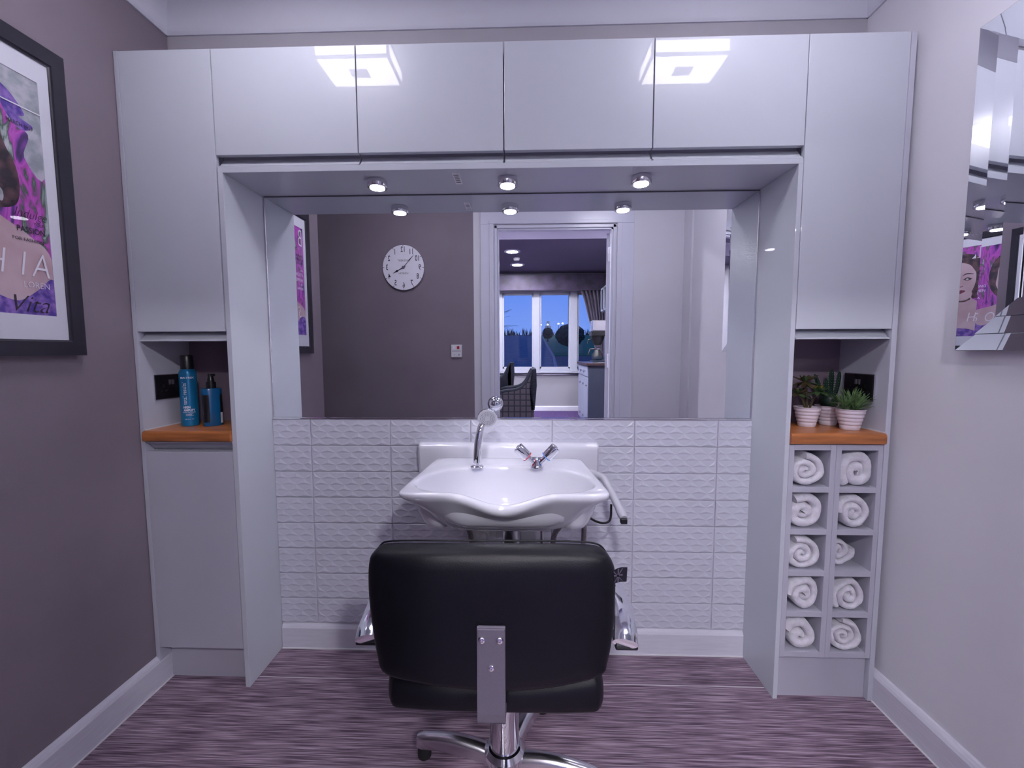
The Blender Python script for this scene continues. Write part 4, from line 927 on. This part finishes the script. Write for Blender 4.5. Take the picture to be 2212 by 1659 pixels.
# ------------------------------------------------------------------ clock and call panel on the doorway wall
ck = thing('wall_clock', 'round white wall clock with black numerals on the dark wall beside the doorway', 'clock', (-0.914, YF, 1.962))
kc = V(-0.914, YF + 0.022, 1.962); RX, RZ = 0.172, 0.183
def cl(x, z, h=0): return kc + V(-x, h, z)   # x to the viewer's right when facing the wall (viewer looks towards -y)
MB().loft([[V(kc.x + RX * f * math.cos(2 * PI * j / 64), YF + y, kc.z + RZ * f * math.sin(2 * PI * j / 64)) for j in range(64)] for f, y in ((.97, .001), (1, .004), (1, .018), (.985, .022))]).build('case', BRUSH, ck, True)
MB().loft([[V(kc.x + RX * f * math.cos(2 * PI * j / 64), YF + y, kc.z + RZ * f * math.sin(2 * PI * j / 64)) for j in range(64)] for f, y in ((.985, .0215), (.98, .0235), (.001, .0236))]).build('dial', INKW, ck, True)
for k in range(12):
    a = 2 * PI * (k + 1) / 12; sx_, cz_ = math.sin(a), math.cos(a)
    text(str(k + 1), 0.062, cl(sx_ * RX * .78, cz_ * RZ * .78, 0.0018), (-1, 0, 0), (0, 0, 1), INKB, ck, 'numeral', wid=0.66, off=0.0006)
    p = cl(sx_ * RX * .945, cz_ * RZ * .945, 0.002); d = V(-sx_ * RX, 0, cz_ * RZ).normalized(); s_ = V(d.z, 0, -d.x)
    MB().prism([p + d * .006 + s_ * .0018, p + d * .006 - s_ * .0018, p - d * .006 - s_ * .0018, p - d * .006 + s_ * .0018], (0, 0.0006, 0)).build('tick', INKB, ck)
text('THOS KENT', 0.022, cl(-0.004, RZ * .30, 0.0018), (-1, 0, 0), (0, 0, 1), INKB, ck, wid=0.85)
text('LONDON', 0.020, cl(0, -RZ * .26, 0.0018), (-1, 0, 0), (0, 0, 1), INKB, ck, wid=0.9)
def hand(ang, L, w0, nm, spade):
    d = V(-math.sin(ang), 0, math.cos(ang)); s_ = V(d.z, 0, -d.x); c = kc + V(0, 0.005, 0)
    prof = [(-0.02, w0 * .7), (0, w0), (L * .45, w0 * .8), (L * .62, w0 * 2.4 if spade else w0 * 1.6), (L * .75, w0 * 1.1), (L, 0.0004)]
    MB().prism([c + d * t + s_ * w for t, w in prof] + [c + d * t - s_ * w for t, w in reversed(prof)], (0, 0.0012, 0)).build(nm, INKB, ck)
hand(math.radians(-41), 0.135, 0.0022, 'minute_hand', False); hand(math.radians(119), 0.098, 0.0036, 'hour_hand', True)
MB().lathe([(0.012, 0), (0.012, 0.004), (0.006, 0.006), (0.001, 0.006)], kc + V(0, 0.004, 0), (0, 1, 0), 24).build('pivot', STEEL, ck, True)
cp = thing('call_panel', 'small white call panel with red and white buttons beside the doorway', 'switch', (-0.490, YF, 1.283))
MB().box(-0.534, -0.447, YF, YF + 0.016, 1.232, 1.336, 0.003).build('plate', WPL, cp)
MB().box(-0.486, -0.466, YF + 0.015, YF + 0.018, 1.300, 1.324, 0.001).build('red_button', RED, cp)
MB().box(-0.520, -0.500, YF + 0.015, YF + 0.018, 1.300, 1.324, 0.001).build('white_button', INKW, cp)
for k in range(7): bx('print_line', INKB, -0.526 + 0.0105 * k, -0.518 + 0.0105 * k, YF + 0.0158, YF + 0.0164, 1.281, 1.286, cp)
MB().lathe([(0.008, 0), (0.008, 0.004), (0.003, 0.005)], (-0.470, YF + 0.015, 1.254), (0, 1, 0), 14).build('pull_socket', BRUSH, cp)
MB().lathe([(0.003, 0), (0.003, 0.002)], (-0.508, YF + 0.015, 1.254), (0, 1, 0), 10).build('indicator', INKB, cp)

# ------------------------------------------------------------------ the lounge beyond the doorway
LW = mat('lounge_wall_paint', (0.30, 0.29, 0.33), 0.7, noise_scale=2, noise_amt=0.03)
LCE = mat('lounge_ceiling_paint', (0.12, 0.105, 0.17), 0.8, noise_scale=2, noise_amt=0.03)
LWH = mat('lounge_white_frame', (0.36, 0.37, 0.45), 0.4, noise_scale=4, noise_amt=0.03)
CARP = mat('purple_pattern_carpet', (0.07, 0.035, 0.14), 0.95, noise_scale=22, noise_amt=0.6)
PURV = mat('purple_damask_velvet', (0.052, 0.038, 0.08), 0.6, noise_scale=5, noise_amt=0.6, sheen=0.4)
BLUG = mat('slate_blue_paint', (0.030, 0.036, 0.062), 0.45, noise_scale=4, noise_amt=0.08)
DWD = mat('dark_brown_wood', (0.045, 0.025, 0.028), 0.3, noise_scale=10, noise_amt=0.3)
NAVY = mat('navy_velvet', (0.008, 0.009, 0.018), 0.8, spec=0.2, noise_scale=20, noise_amt=0.2)
LXL, LXR, FY = -3.2, 1.80, -7.07
struct(bx('floor', CARP, LXL, LXR, FY - 0.1, YF - 0.1, -0.06, 0.0))
struct(MB().box(LXL, LXR, -4.4, YF - 0.1, 3.15, 3.25).box(LXL, LXR, FY, -4.405, 2.93, 3.0).build('ceiling', LCE))
struct(bx('trim_10', LCE, LXL, LXR, -4.405, -4.38, 2.93, 3.25))
struct(MB().box(LXL, DX0, YF - 0.14, YF - 0.1, 0, 3.2).box(DX1 + 0.06, LXR, YF - 0.14, YF - 0.1, 0, 3.2).box(DX0, DX1 + 0.06, YF - 0.14, YF - 0.1, DZ, 3.2).build('wall_lounge_near', LW))
struct(bx('wall_lounge_right', LW, LXR, LXR + 0.1, FY, YF - 0.1, 0, 3.2)); struct(bx('wall_lounge_left', LW, LXL - 0.1, LXL, FY, YF - 0.1, 0, 3.2))
WZ0, WZ1, WX0, WX1 = 0.850, 2.60, -2.4, 1.74
struct(MB().box(LXL, LXR, FY - 0.12, FY, 0, WZ0).box(LXL, LXR, FY - 0.12, FY, WZ1, 3.2).box(LXL, WX0, FY - 0.12, FY, WZ0, WZ1).box(WX1, LXR, FY - 0.12, FY, WZ0, WZ1).build('wall_far', LW))
skirt('baseboard_lounge', (LXR, FY, 0), (LXL, FY, 0), (0, 1, 0), h=0.105)
wn = struct(MB().box(WX0, WX1, FY - 0.10, FY - 0.02, WZ0, WZ0 + 0.06).box(WX0, WX1, FY - 0.10, FY - 0.02, WZ1 - 0.08, WZ1).build('window_1', LWH))
ms = [(-2.4, -2.3), (-1.50, -1.37), (-0.530, -0.400), (0.262, 0.398), (1.046, 1.200), (1.66, 1.74)]
for a, b in ms: bx('mullion', LWH, a, b, FY - 0.10, FY - 0.01, WZ0, WZ1, wn, 0.008)
for (a, b), (c, d) in zip(ms, ms[1:]):
    for (x0, x1, z0, z1) in ((b, c, WZ0 + .06, WZ0 + .10), (b, c, WZ1 - .12, WZ1 - .08), (b, b + .03, WZ0 + .06, WZ1 - .08), (c - .03, c, WZ0 + .06, WZ1 - .08)): bx('sash_bar', LWH, x0, x1, FY - 0.08, FY - 0.035, z0, z1, wn)
    bx('pane', GLASS, b + .03, c - .03, FY - 0.062, FY - 0.056, WZ0 + .10, WZ1 - .12, wn)
bx('sill', LWH, WX0 - 0.05, WX1 + 0.04, FY - 0.02, FY + 0.10, WZ0 - 0.03, WZ0, wn, 0.006)
struct(bx('trim_8', BRUSH, LXL, LXR, FY, FY + 0.03, 0.775, 0.800))
pv = MB().box(LXL, LXR, FY + 0.10, FY + 0.22, 2.545, 2.865, 0.01).build('pelmet', PURV); tag(pv, 'long purple damask pelmet across the top of the lounge window', 'pelmet')
rows = []
for k in range(14):
    t = k / 13; z = 2.56 - 1.50 * t; xl_ = 1.24 + 0.33 * min(1, t / .86) ** 0.85; xr_ = 1.79; rows.append([V(xl_ + (xr_ - xl_) * j / 60, FY + 0.16 + 0.035 * (1 - .5 * t) * math.sin(j / 60 * 2 * PI * 7), z) for j in range(61)])
cu = MB().loft(rows, False, False, closed=False).build('curtain', PURV, None, True, angle=80); tag(cu, 'dark purple curtain drawn back at the right end of the lounge window', 'curtain')
cu.modifiers.new('s', 'SOLIDIFY').thickness = 0.006
# round ceiling lamps: two seen in the mirror, four unseen ones added for light
for n_, (x, y, lb) in enumerate(((-0.131, -5.10, 'nearer of the two round lounge ceiling lamps in the mirror'), (-0.066, -6.15, 'farther of the two round lounge ceiling lamps in the mirror'), (-2.1, -5.1, 'added unseen round ceiling lamp by the left lounge wall near the window'), (-2.1, -3.2, 'added unseen round ceiling lamp by the left lounge wall near the door'), (-0.1, -3.3, 'added unseen round lounge ceiling lamp nearest the doorway'), (1.3, -3.3, 'added unseen round lounge ceiling lamp above the right wall'))):
    zc_ = 2.93 if y < -4.4 else 3.15
    t = thing('round_ceiling_lamp', lb, 'lamp', (x, y, zc_), 'round lounge ceiling lamps')
    MB().lathe([(0.118, -0.001), (0.138, -0.002), (0.135, -0.012), (0.118, -0.014)], (x, y, zc_), n=32).build('rim', WHITE, t, True)
    MB().lathe([(0.118, -0.004), (0.118, -0.012), (0.090, -0.030 if zc_ > 3 else -0.014), (0.001, -0.045 if zc_ > 3 else -0.016)], (x, y, zc_), n=32).build('lens', HALLM, t, True)
sd_ = thing('smoke_detector', 'small grey smoke detector between the lounge ceiling lamps', 'detector', (-0.07, -5.6, 2.93))
MB().lathe([(0.06, -0.001), (0.06, -0.02), (0.045, -0.045), (0.001, -0.048)], (-0.07, -5.6, 2.93), n=20).build('body', WPL, sd_, True)
# sideboard with drinks things
sb = thing('sideboard', 'slate blue sideboard run with dark wooden top along the right lounge wall', 'sideboard', (1.45, -5.5, 0))
bx('carcass', BLUG, 1.13, LXR - 0.01, -6.15, -5.00, 0.02, 1.045, sb)
bx('top', DWD, 1.085, LXR - 0.005, -6.20, -4.96, 1.045, 1.088, sb, 0.004)
SFR = mat('pale_blue_grey_paint', (0.24, 0.26, 0.36), 0.4, noise_scale=4, noise_amt=0.04)
for k in range(3):
    y0 = -5.02 - 0.375 * (k + 1); y1 = y0 + 0.365
    bx('drawer_front', SFR, 1.110, 1.130, y0, y1, 0.86, 1.03, sb, 0.004); bx('door', SFR, 1.110, 1.130, y0, y1, 0.06, 0.85, sb, 0.004)
    MB().lathe([(0.012, 0), (0.012, 0.02), (0.024, 0.028), (0.022, 0.042), (0.001, 0.046)], (1.11, (y0 + y1) / 2, 0.945), (-1, 0, 0), 14).build('knob', CHROME, sb, True)
    for z in (0.72, 0.16): MB().box(1.085, 1.112, y1 - 0.05, y1 - 0.012, z - 0.018, z + 0.018, 0.004).build('hinge', BRUSH, sb)
ty = thing('glass_tray', 'silver tray holding tumblers on the near end of the sideboard', 'tray', (1.36, -5.12, 1.088))
MB().box(1.19, 1.55, -5.26, -4.99, 1.0885, 1.100, 0.004).box(1.19, 1.205, -5.26, -4.99, 1.10, 1.112).box(1.535, 1.55, -5.26, -4.99, 1.10, 1.112).build('tray', CHROME, ty)
g0 = None
for i in range(10):
    x, y = 1.235 + 0.068 * (i % 5), (-5.19, -5.07)[i // 5]
    if g0 is None:
        g0 = MB().lathe([(0.024, 0), (0.030, 0.095), (0.0275, 0.095), (0.022, 0.008), (0.001, 0.008)], (0, 0, 0), n=20, cap=True).build('tumbler', GLASS, None, True); g = g0
    else: g = g0.copy(); COL.objects.link(g)
    g.location = (x, y, 1.1005); tag(g, 'clear tumbler, %s from the left in the %s row on the silver tray' % (('first', 'second', 'third', 'fourth', 'fifth')[i % 5], ('window-side', 'door-side')[i // 5]), 'glass', 'tumblers on the silver tray')
cm = thing('coffee_machine', 'steel and black filter coffee machine on the sideboard', 'coffee machine', (1.46, -5.65, 1.088))
MB().box(1.52, 1.76, -5.80, -5.50, 1.0885, 1.66, 0.01).build('back_column', BRUSH, cm)
MB().box(1.27, 1.76, -5.80, -5.50, 1.64, 1.83, 0.012).build('water_tank', BRUSH, cm)
MB().box(1.25, 1.76, -5.79, -5.51, 1.55, 1.64, 0.01).build('brew_head', BLK, cm)
MB().lathe([(0.12, 1.55), (0.115, 1.50), (0.07, 1.40), (0.05, 1.39)], (1.38, -5.65, 0), n=24).build('filter_funnel', BLK, cm, True)
MB().tube([(1.29, -5.65, 1.50), (1.22, -5.65, 1.49), (1.205, -5.65, 1.42)], 0.014, 8).build('funnel_handle', BLK, cm, True)
MB().box(1.26, 1.54, -5.79, -5.51, 1.0885, 1.115, 0.006).build('warming_base', BLK, cm)
kf = thing('coffee_jug', 'black topped glass coffee jug under the coffee machine funnel', 'jug', (1.38, -5.65, 1.115))
MB().lathe([(0.075, 1.116), (0.10, 1.15), (0.10, 1.21), (0.055, 1.29), (0.05, 1.31)], (1.38, -5.65, 0), n=24).build('jug_body', BLK, kf, True)
MB().lathe([(0.062, 1.31), (0.066, 1.335), (0.03, 1.345)], (1.38, -5.65, 0), n=24).build('lid', BRUSH, kf, True)
MB().tube([(1.33, -5.65, 1.325), (1.25, -5.65, 1.32), (1.215, -5.65, 1.22)], 0.013, 8).build('handle', BLK, kf, True)
gc = thing('wall_cabinet', 'white glass-fronted wall cabinet above the sideboard', 'cabinet', (1.66, -5.6, 2.02))
bx('carcass', SFR, 1.545, LXR - 0.005, -6.20, -5.00, 2.02, 2.475, gc)
for k in range(4):
    y0 = -6.19 + 0.2975 * k; y1 = y0 + 0.29
    m4 = MB()
    for (a, b, c, d) in ((y0, y0 + .03, 2.03, 2.465), (y1 - .03, y1, 2.03, 2.465), (y0, y1, 2.03, 2.065), (y0, y1, 2.43, 2.465)): m4.box(1.522, 1.544, a, b, c, d)
    m4.build('door_frame', SFR, gc); bx('pane', BLK, 1.540, 1.5445, y0 + .03, y1 - .03, 2.065, 2.43, gc)
# tub chairs and table
def plaid():
    m = mat('charcoal_plaid', (0.085, 0.070, 0.085), 0.9); N = m.node_tree; p = N.nodes['Principled BSDF']; tc = N.nodes.new('ShaderNodeTexCoord'); sp = N.nodes.new('ShaderNodeSeparateXYZ'); N.links.new(tc.outputs['Object'], sp.inputs[0])
    outs = []
    for ax in ('X', 'Z'):
        a = N.nodes.new('ShaderNodeMath'); a.operation = 'MULTIPLY'; a.inputs[1].default_value = 12; b = N.nodes.new('ShaderNodeMath'); b.operation = 'FRACT'; c = N.nodes.new('ShaderNodeMath'); c.operation = 'LESS_THAN'; c.inputs[1].default_value = 0.22
        N.links.new(sp.outputs[ax], a.inputs[0]); N.links.new(a.outputs[0], b.inputs[0]); N.links.new(b.outputs[0], c.inputs[0]); outs.append(c)
    mx = N.nodes.new('ShaderNodeMath'); mx.operation = 'MAXIMUM'; N.links.new(outs[0].outputs[0], mx.inputs[0]); N.links.new(outs[1].outputs[0], mx.inputs[1])
    mc = N.nodes.new('ShaderNodeMix'); mc.data_type = 'RGBA'; mc.inputs[6].default_value = (0.045, 0.038, 0.048, 1); mc.inputs[7].default_value = (0.007, 0.006, 0.016, 1)
    N.links.new(mx.outputs[0], mc.inputs[0]); N.links.new(mc.outputs[2], p.inputs['Base Color']); return m
PLD = plaid()
def tub(x, y, lb, side, dz=0.0):
    t = thing('tub_chair', lb, 'chair', (x, y, 0)); SO = [(-.45, .22), (-.45, .68), (-.36, .705), (-.22, .72), (-.12, .76), (-.05, .84), (0.0, .95), (0.03, 1.0), (.05, .22)]
    for yy in (y, y - 0.55):
        MB().prism([V(x + a, yy - 0.05, b + dz) for a, b in SO], (0, 0.07, 0)).build('side_panel', side, t)
        MB().tube(spline([V(x + a, yy - 0.015, b + dz + 0.008) for a, b in SO[1:8]], 5), 0.034, 10).build('arm_roll', NAVY, t, True)
    MB().prism([V(x + 0.0, y + 0.02, .45 + dz), V(x + .055, y + 0.02, .45 + dz), V(x + .085, y + 0.02, .80 + dz), V(x + .075, y + 0.02, 1.03 + dz), V(x + .02, y + 0.02, 1.03 + dz), V(x - .02, y + 0.02, .80 + dz)], (0, -0.62, 0)).build('backrest', NAVY, t)
    MB().box(x - .48, x, y - 0.5, y - 0.05, .30, .50 + dz, 0.03).build('seat', NAVY, t)
    for a in (-.42, .02):
        for b in (0.0, -0.56): MB().lathe([(0.016, 0), (0.024, 0.24)], (x + a, y + b, 0), n=8).build('leg', BLK, t)
    return t
tub(0.160, -3.98, 'plaid sided tub chair with dark velvet arms seen through the doorway', PLD)
tub(-0.20, -5.25, 'dark navy tub chair behind the lounge table', NAVY, 0.06)
tb = thing('lounge_table', 'dark glossy square table beside the plaid tub chair', 'table', (-0.75, -4.75, 0))
MB().box(-1.30, -0.37, -5.1, -4.25, 0.90, 0.93, 0.006).build('tabletop', mat('glossy_walnut', (0.12, 0.05, 0.035), 0.12, noise_scale=8, noise_amt=0.3), tb)
MB().lathe([(0.25, 0.0), (0.25, 0.02), (0.05, 0.05), (0.04, 0.90)], (-0.83, -4.68, 0), n=24).build('pedestal', BLK, tb, True)

# ------------------------------------------------------------------ outside the lounge window
ASPH = mat('wet_asphalt', (0.10, 0.105, 0.15), 0.7, noise_scale=3, noise_amt=0.35)
GRS = mat('grass_green', (0.03, 0.16, 0.06), 0.9, noise_scale=8, noise_amt=0.4)
PAV = mat('brown_gravel', (0.13, 0.10, 0.10), 0.9, noise_scale=20, noise_amt=0.4)
STN = mat('pale_stone', (0.25, 0.25, 0.27), 0.9, noise_scale=6, noise_amt=0.3)
BSH = mat('dark_bush_leaf', (0.035, 0.045, 0.035), 0.9, noise_scale=6, noise_amt=0.5)
def gz(y): return 0.2 + 0.075 * (-y - 7.2)
def ground(name, pts, mt_, dz=0.0, th=0.05):
    top = [V(x, y, gz(y) + dz) for x, y in pts]; o = MB().prism(top, (0, 0, -th)).build(name, mt_); return o
struct(ground('ground_road', [(-40, -7.2), (40, -7.2), (40, -48), (-40, -48)], ASPH, 0, 0.4))
tag(ground('lawn', [(1.48, -18.6), (12, -18.6), (16, -46.5), (2.04, -46.5)], GRS, 0.03), 'green lawn beyond the lounge window', 'grass', kind='stuff')
struct(ground('ground_gravel', [(0.95, -7.3), (9, -7.3), (12, -18.5), (1.50, -18.5)], PAV, 0.015))
kb = MB()
for a, b in (((1.40, -18.6), (1.96, -46.5)), ((0.87, -7.3), (1.42, -18.6))): kb.prism([V(a[0], a[1], gz(a[1]) + .05), V(a[0] + .12, a[1], gz(a[1]) + .05), V(b[0] + .12, b[1], gz(b[1]) + .05), V(b[0], b[1], gz(b[1]) + .05)], (0, 0, -.2))
struct(kb.build('trim_9', STN))
rnd = random.Random(5)
dg_ = MB()
for k in range(500):
    x = rnd.uniform(-16, 22); y = rnd.uniform(-47.5, -46.5); h = rnd.uniform(.35, .95); dx = rnd.uniform(-.25, .25)
    dg_.bm.faces.new([dg_.bm.verts.new(p) for p in ((x, y, gz(y) - .1), (x + .14, y, gz(y) - .1), (x + dx, y, gz(y) + h))])
tag(dg_.build('dune_grass', mat('dry_dune_grass', (0.14, 0.11, 0.08), 0.9, noise_scale=5, noise_amt=0.3)), 'dry dune grass along the horizon beyond the road', 'grass', kind='stuff')
def blob(name, c, r, lb, seed):
    bm = bmesh.new(); bmesh.ops.create_icosphere(bm, subdivisions=5, radius=1)
    for v in bm.verts:
        n_ = noise.noise(v.co * 3 + V(seed, 0, 0)) * .12 + noise.noise(v.co * 14) * .07; v.co = V(*c) + V(v.co.x * r[0], v.co.y * r[1], v.co.z * r[2]) * (1 + n_)
    mb = MB(); mb.bm.free(); mb.bm = bm; t = thing(name, lb, 'shrub', (c[0], c[1], gz(c[1])))
    mb.build('foliage', BSH, t, False); MB().lathe([(0.08, 0), (0.06, 0.5)], (c[0], c[1], gz(c[1])), n=8).build('stem', DWD, t)
blob('round_bush', (2.45, -20, 2.12), (.74, .74, .56), 'large round dark bush on the lawn outside the window', 1)
blob('small_bush', (1.95, -32, 2.75), (.42, .42, .45), 'small bush at the far left edge of the lawn', 4)
pm = thing('spiky_palm', 'dark spiky cabbage palm outside the left window pane', 'palm', (-0.80, -8.6, gz(-8.6)))
MB().tube([(-0.80, -8.6, gz(-8.6)), (-0.79, -8.6, 1.2), (-0.78, -8.6, 2.1)], [0.07, 0.055, 0.05], 10).build('trunk', DWD, pm, True)
for k in range(60):
    a = rnd.uniform(0, 2 * PI); e_ = rnd.uniform(-.7, 1.2); mb = MB(); leaf(mb, (-0.78, -8.6, 2.1 - rnd.uniform(0, .25)), (math.cos(a) * math.cos(e_), math.sin(a) * math.cos(e_), math.sin(e_)), rnd.uniform(.5, .72), 0.016, curl=0.35, nseg=4)
    mb.build('leaf', BSH, pm)
lp = thing('lamp_post', 'tall dark lamp post standing behind the round bush', 'post', (2.9, -25, gz(-25)))
MB().lathe([(0.06, 0), (0.04, 4.6)], (2.9, -25, gz(-25)), n=10).build('pole', BLK, lp)
for x, z, lb in ((1.694, 3.95, 'distant lit street lamp, leftmost over the horizon'), (2.385, 3.95, 'distant lit street lamp beside the stone shelter'), (3.442, 4.04, 'distant lit street lamp left of the lamp post'), (3.855, 4.08, 'distant lit street lamp nearest the lamp post')):
    t = thing('street_lamp', lb, 'lamp', (x, -40, gz(-40)), 'distant street lamps')
    MB().lathe([(0.03, 0), (0.02, z - gz(-40))], (x, -40, gz(-40)), n=6).build('pole', BLK, t); MB().lathe([(0.02, -.05), (0.08, 0), (0.02, 0.05)], (x, -40, z), n=10).build('lantern', SPOTM, t)
sh = thing('stone_shelter', 'small pale stone shelter on the horizon', 'shelter', (2.48, -41, gz(-41)))
MB().box(2.2, 2.75, -41.3, -40.8, gz(-41) - .1, 3.9).build('wall', STN, sh); MB().box(2.35, 2.62, -41.3, -40.8, 3.9, 4.35).build('chimney', STN, sh)
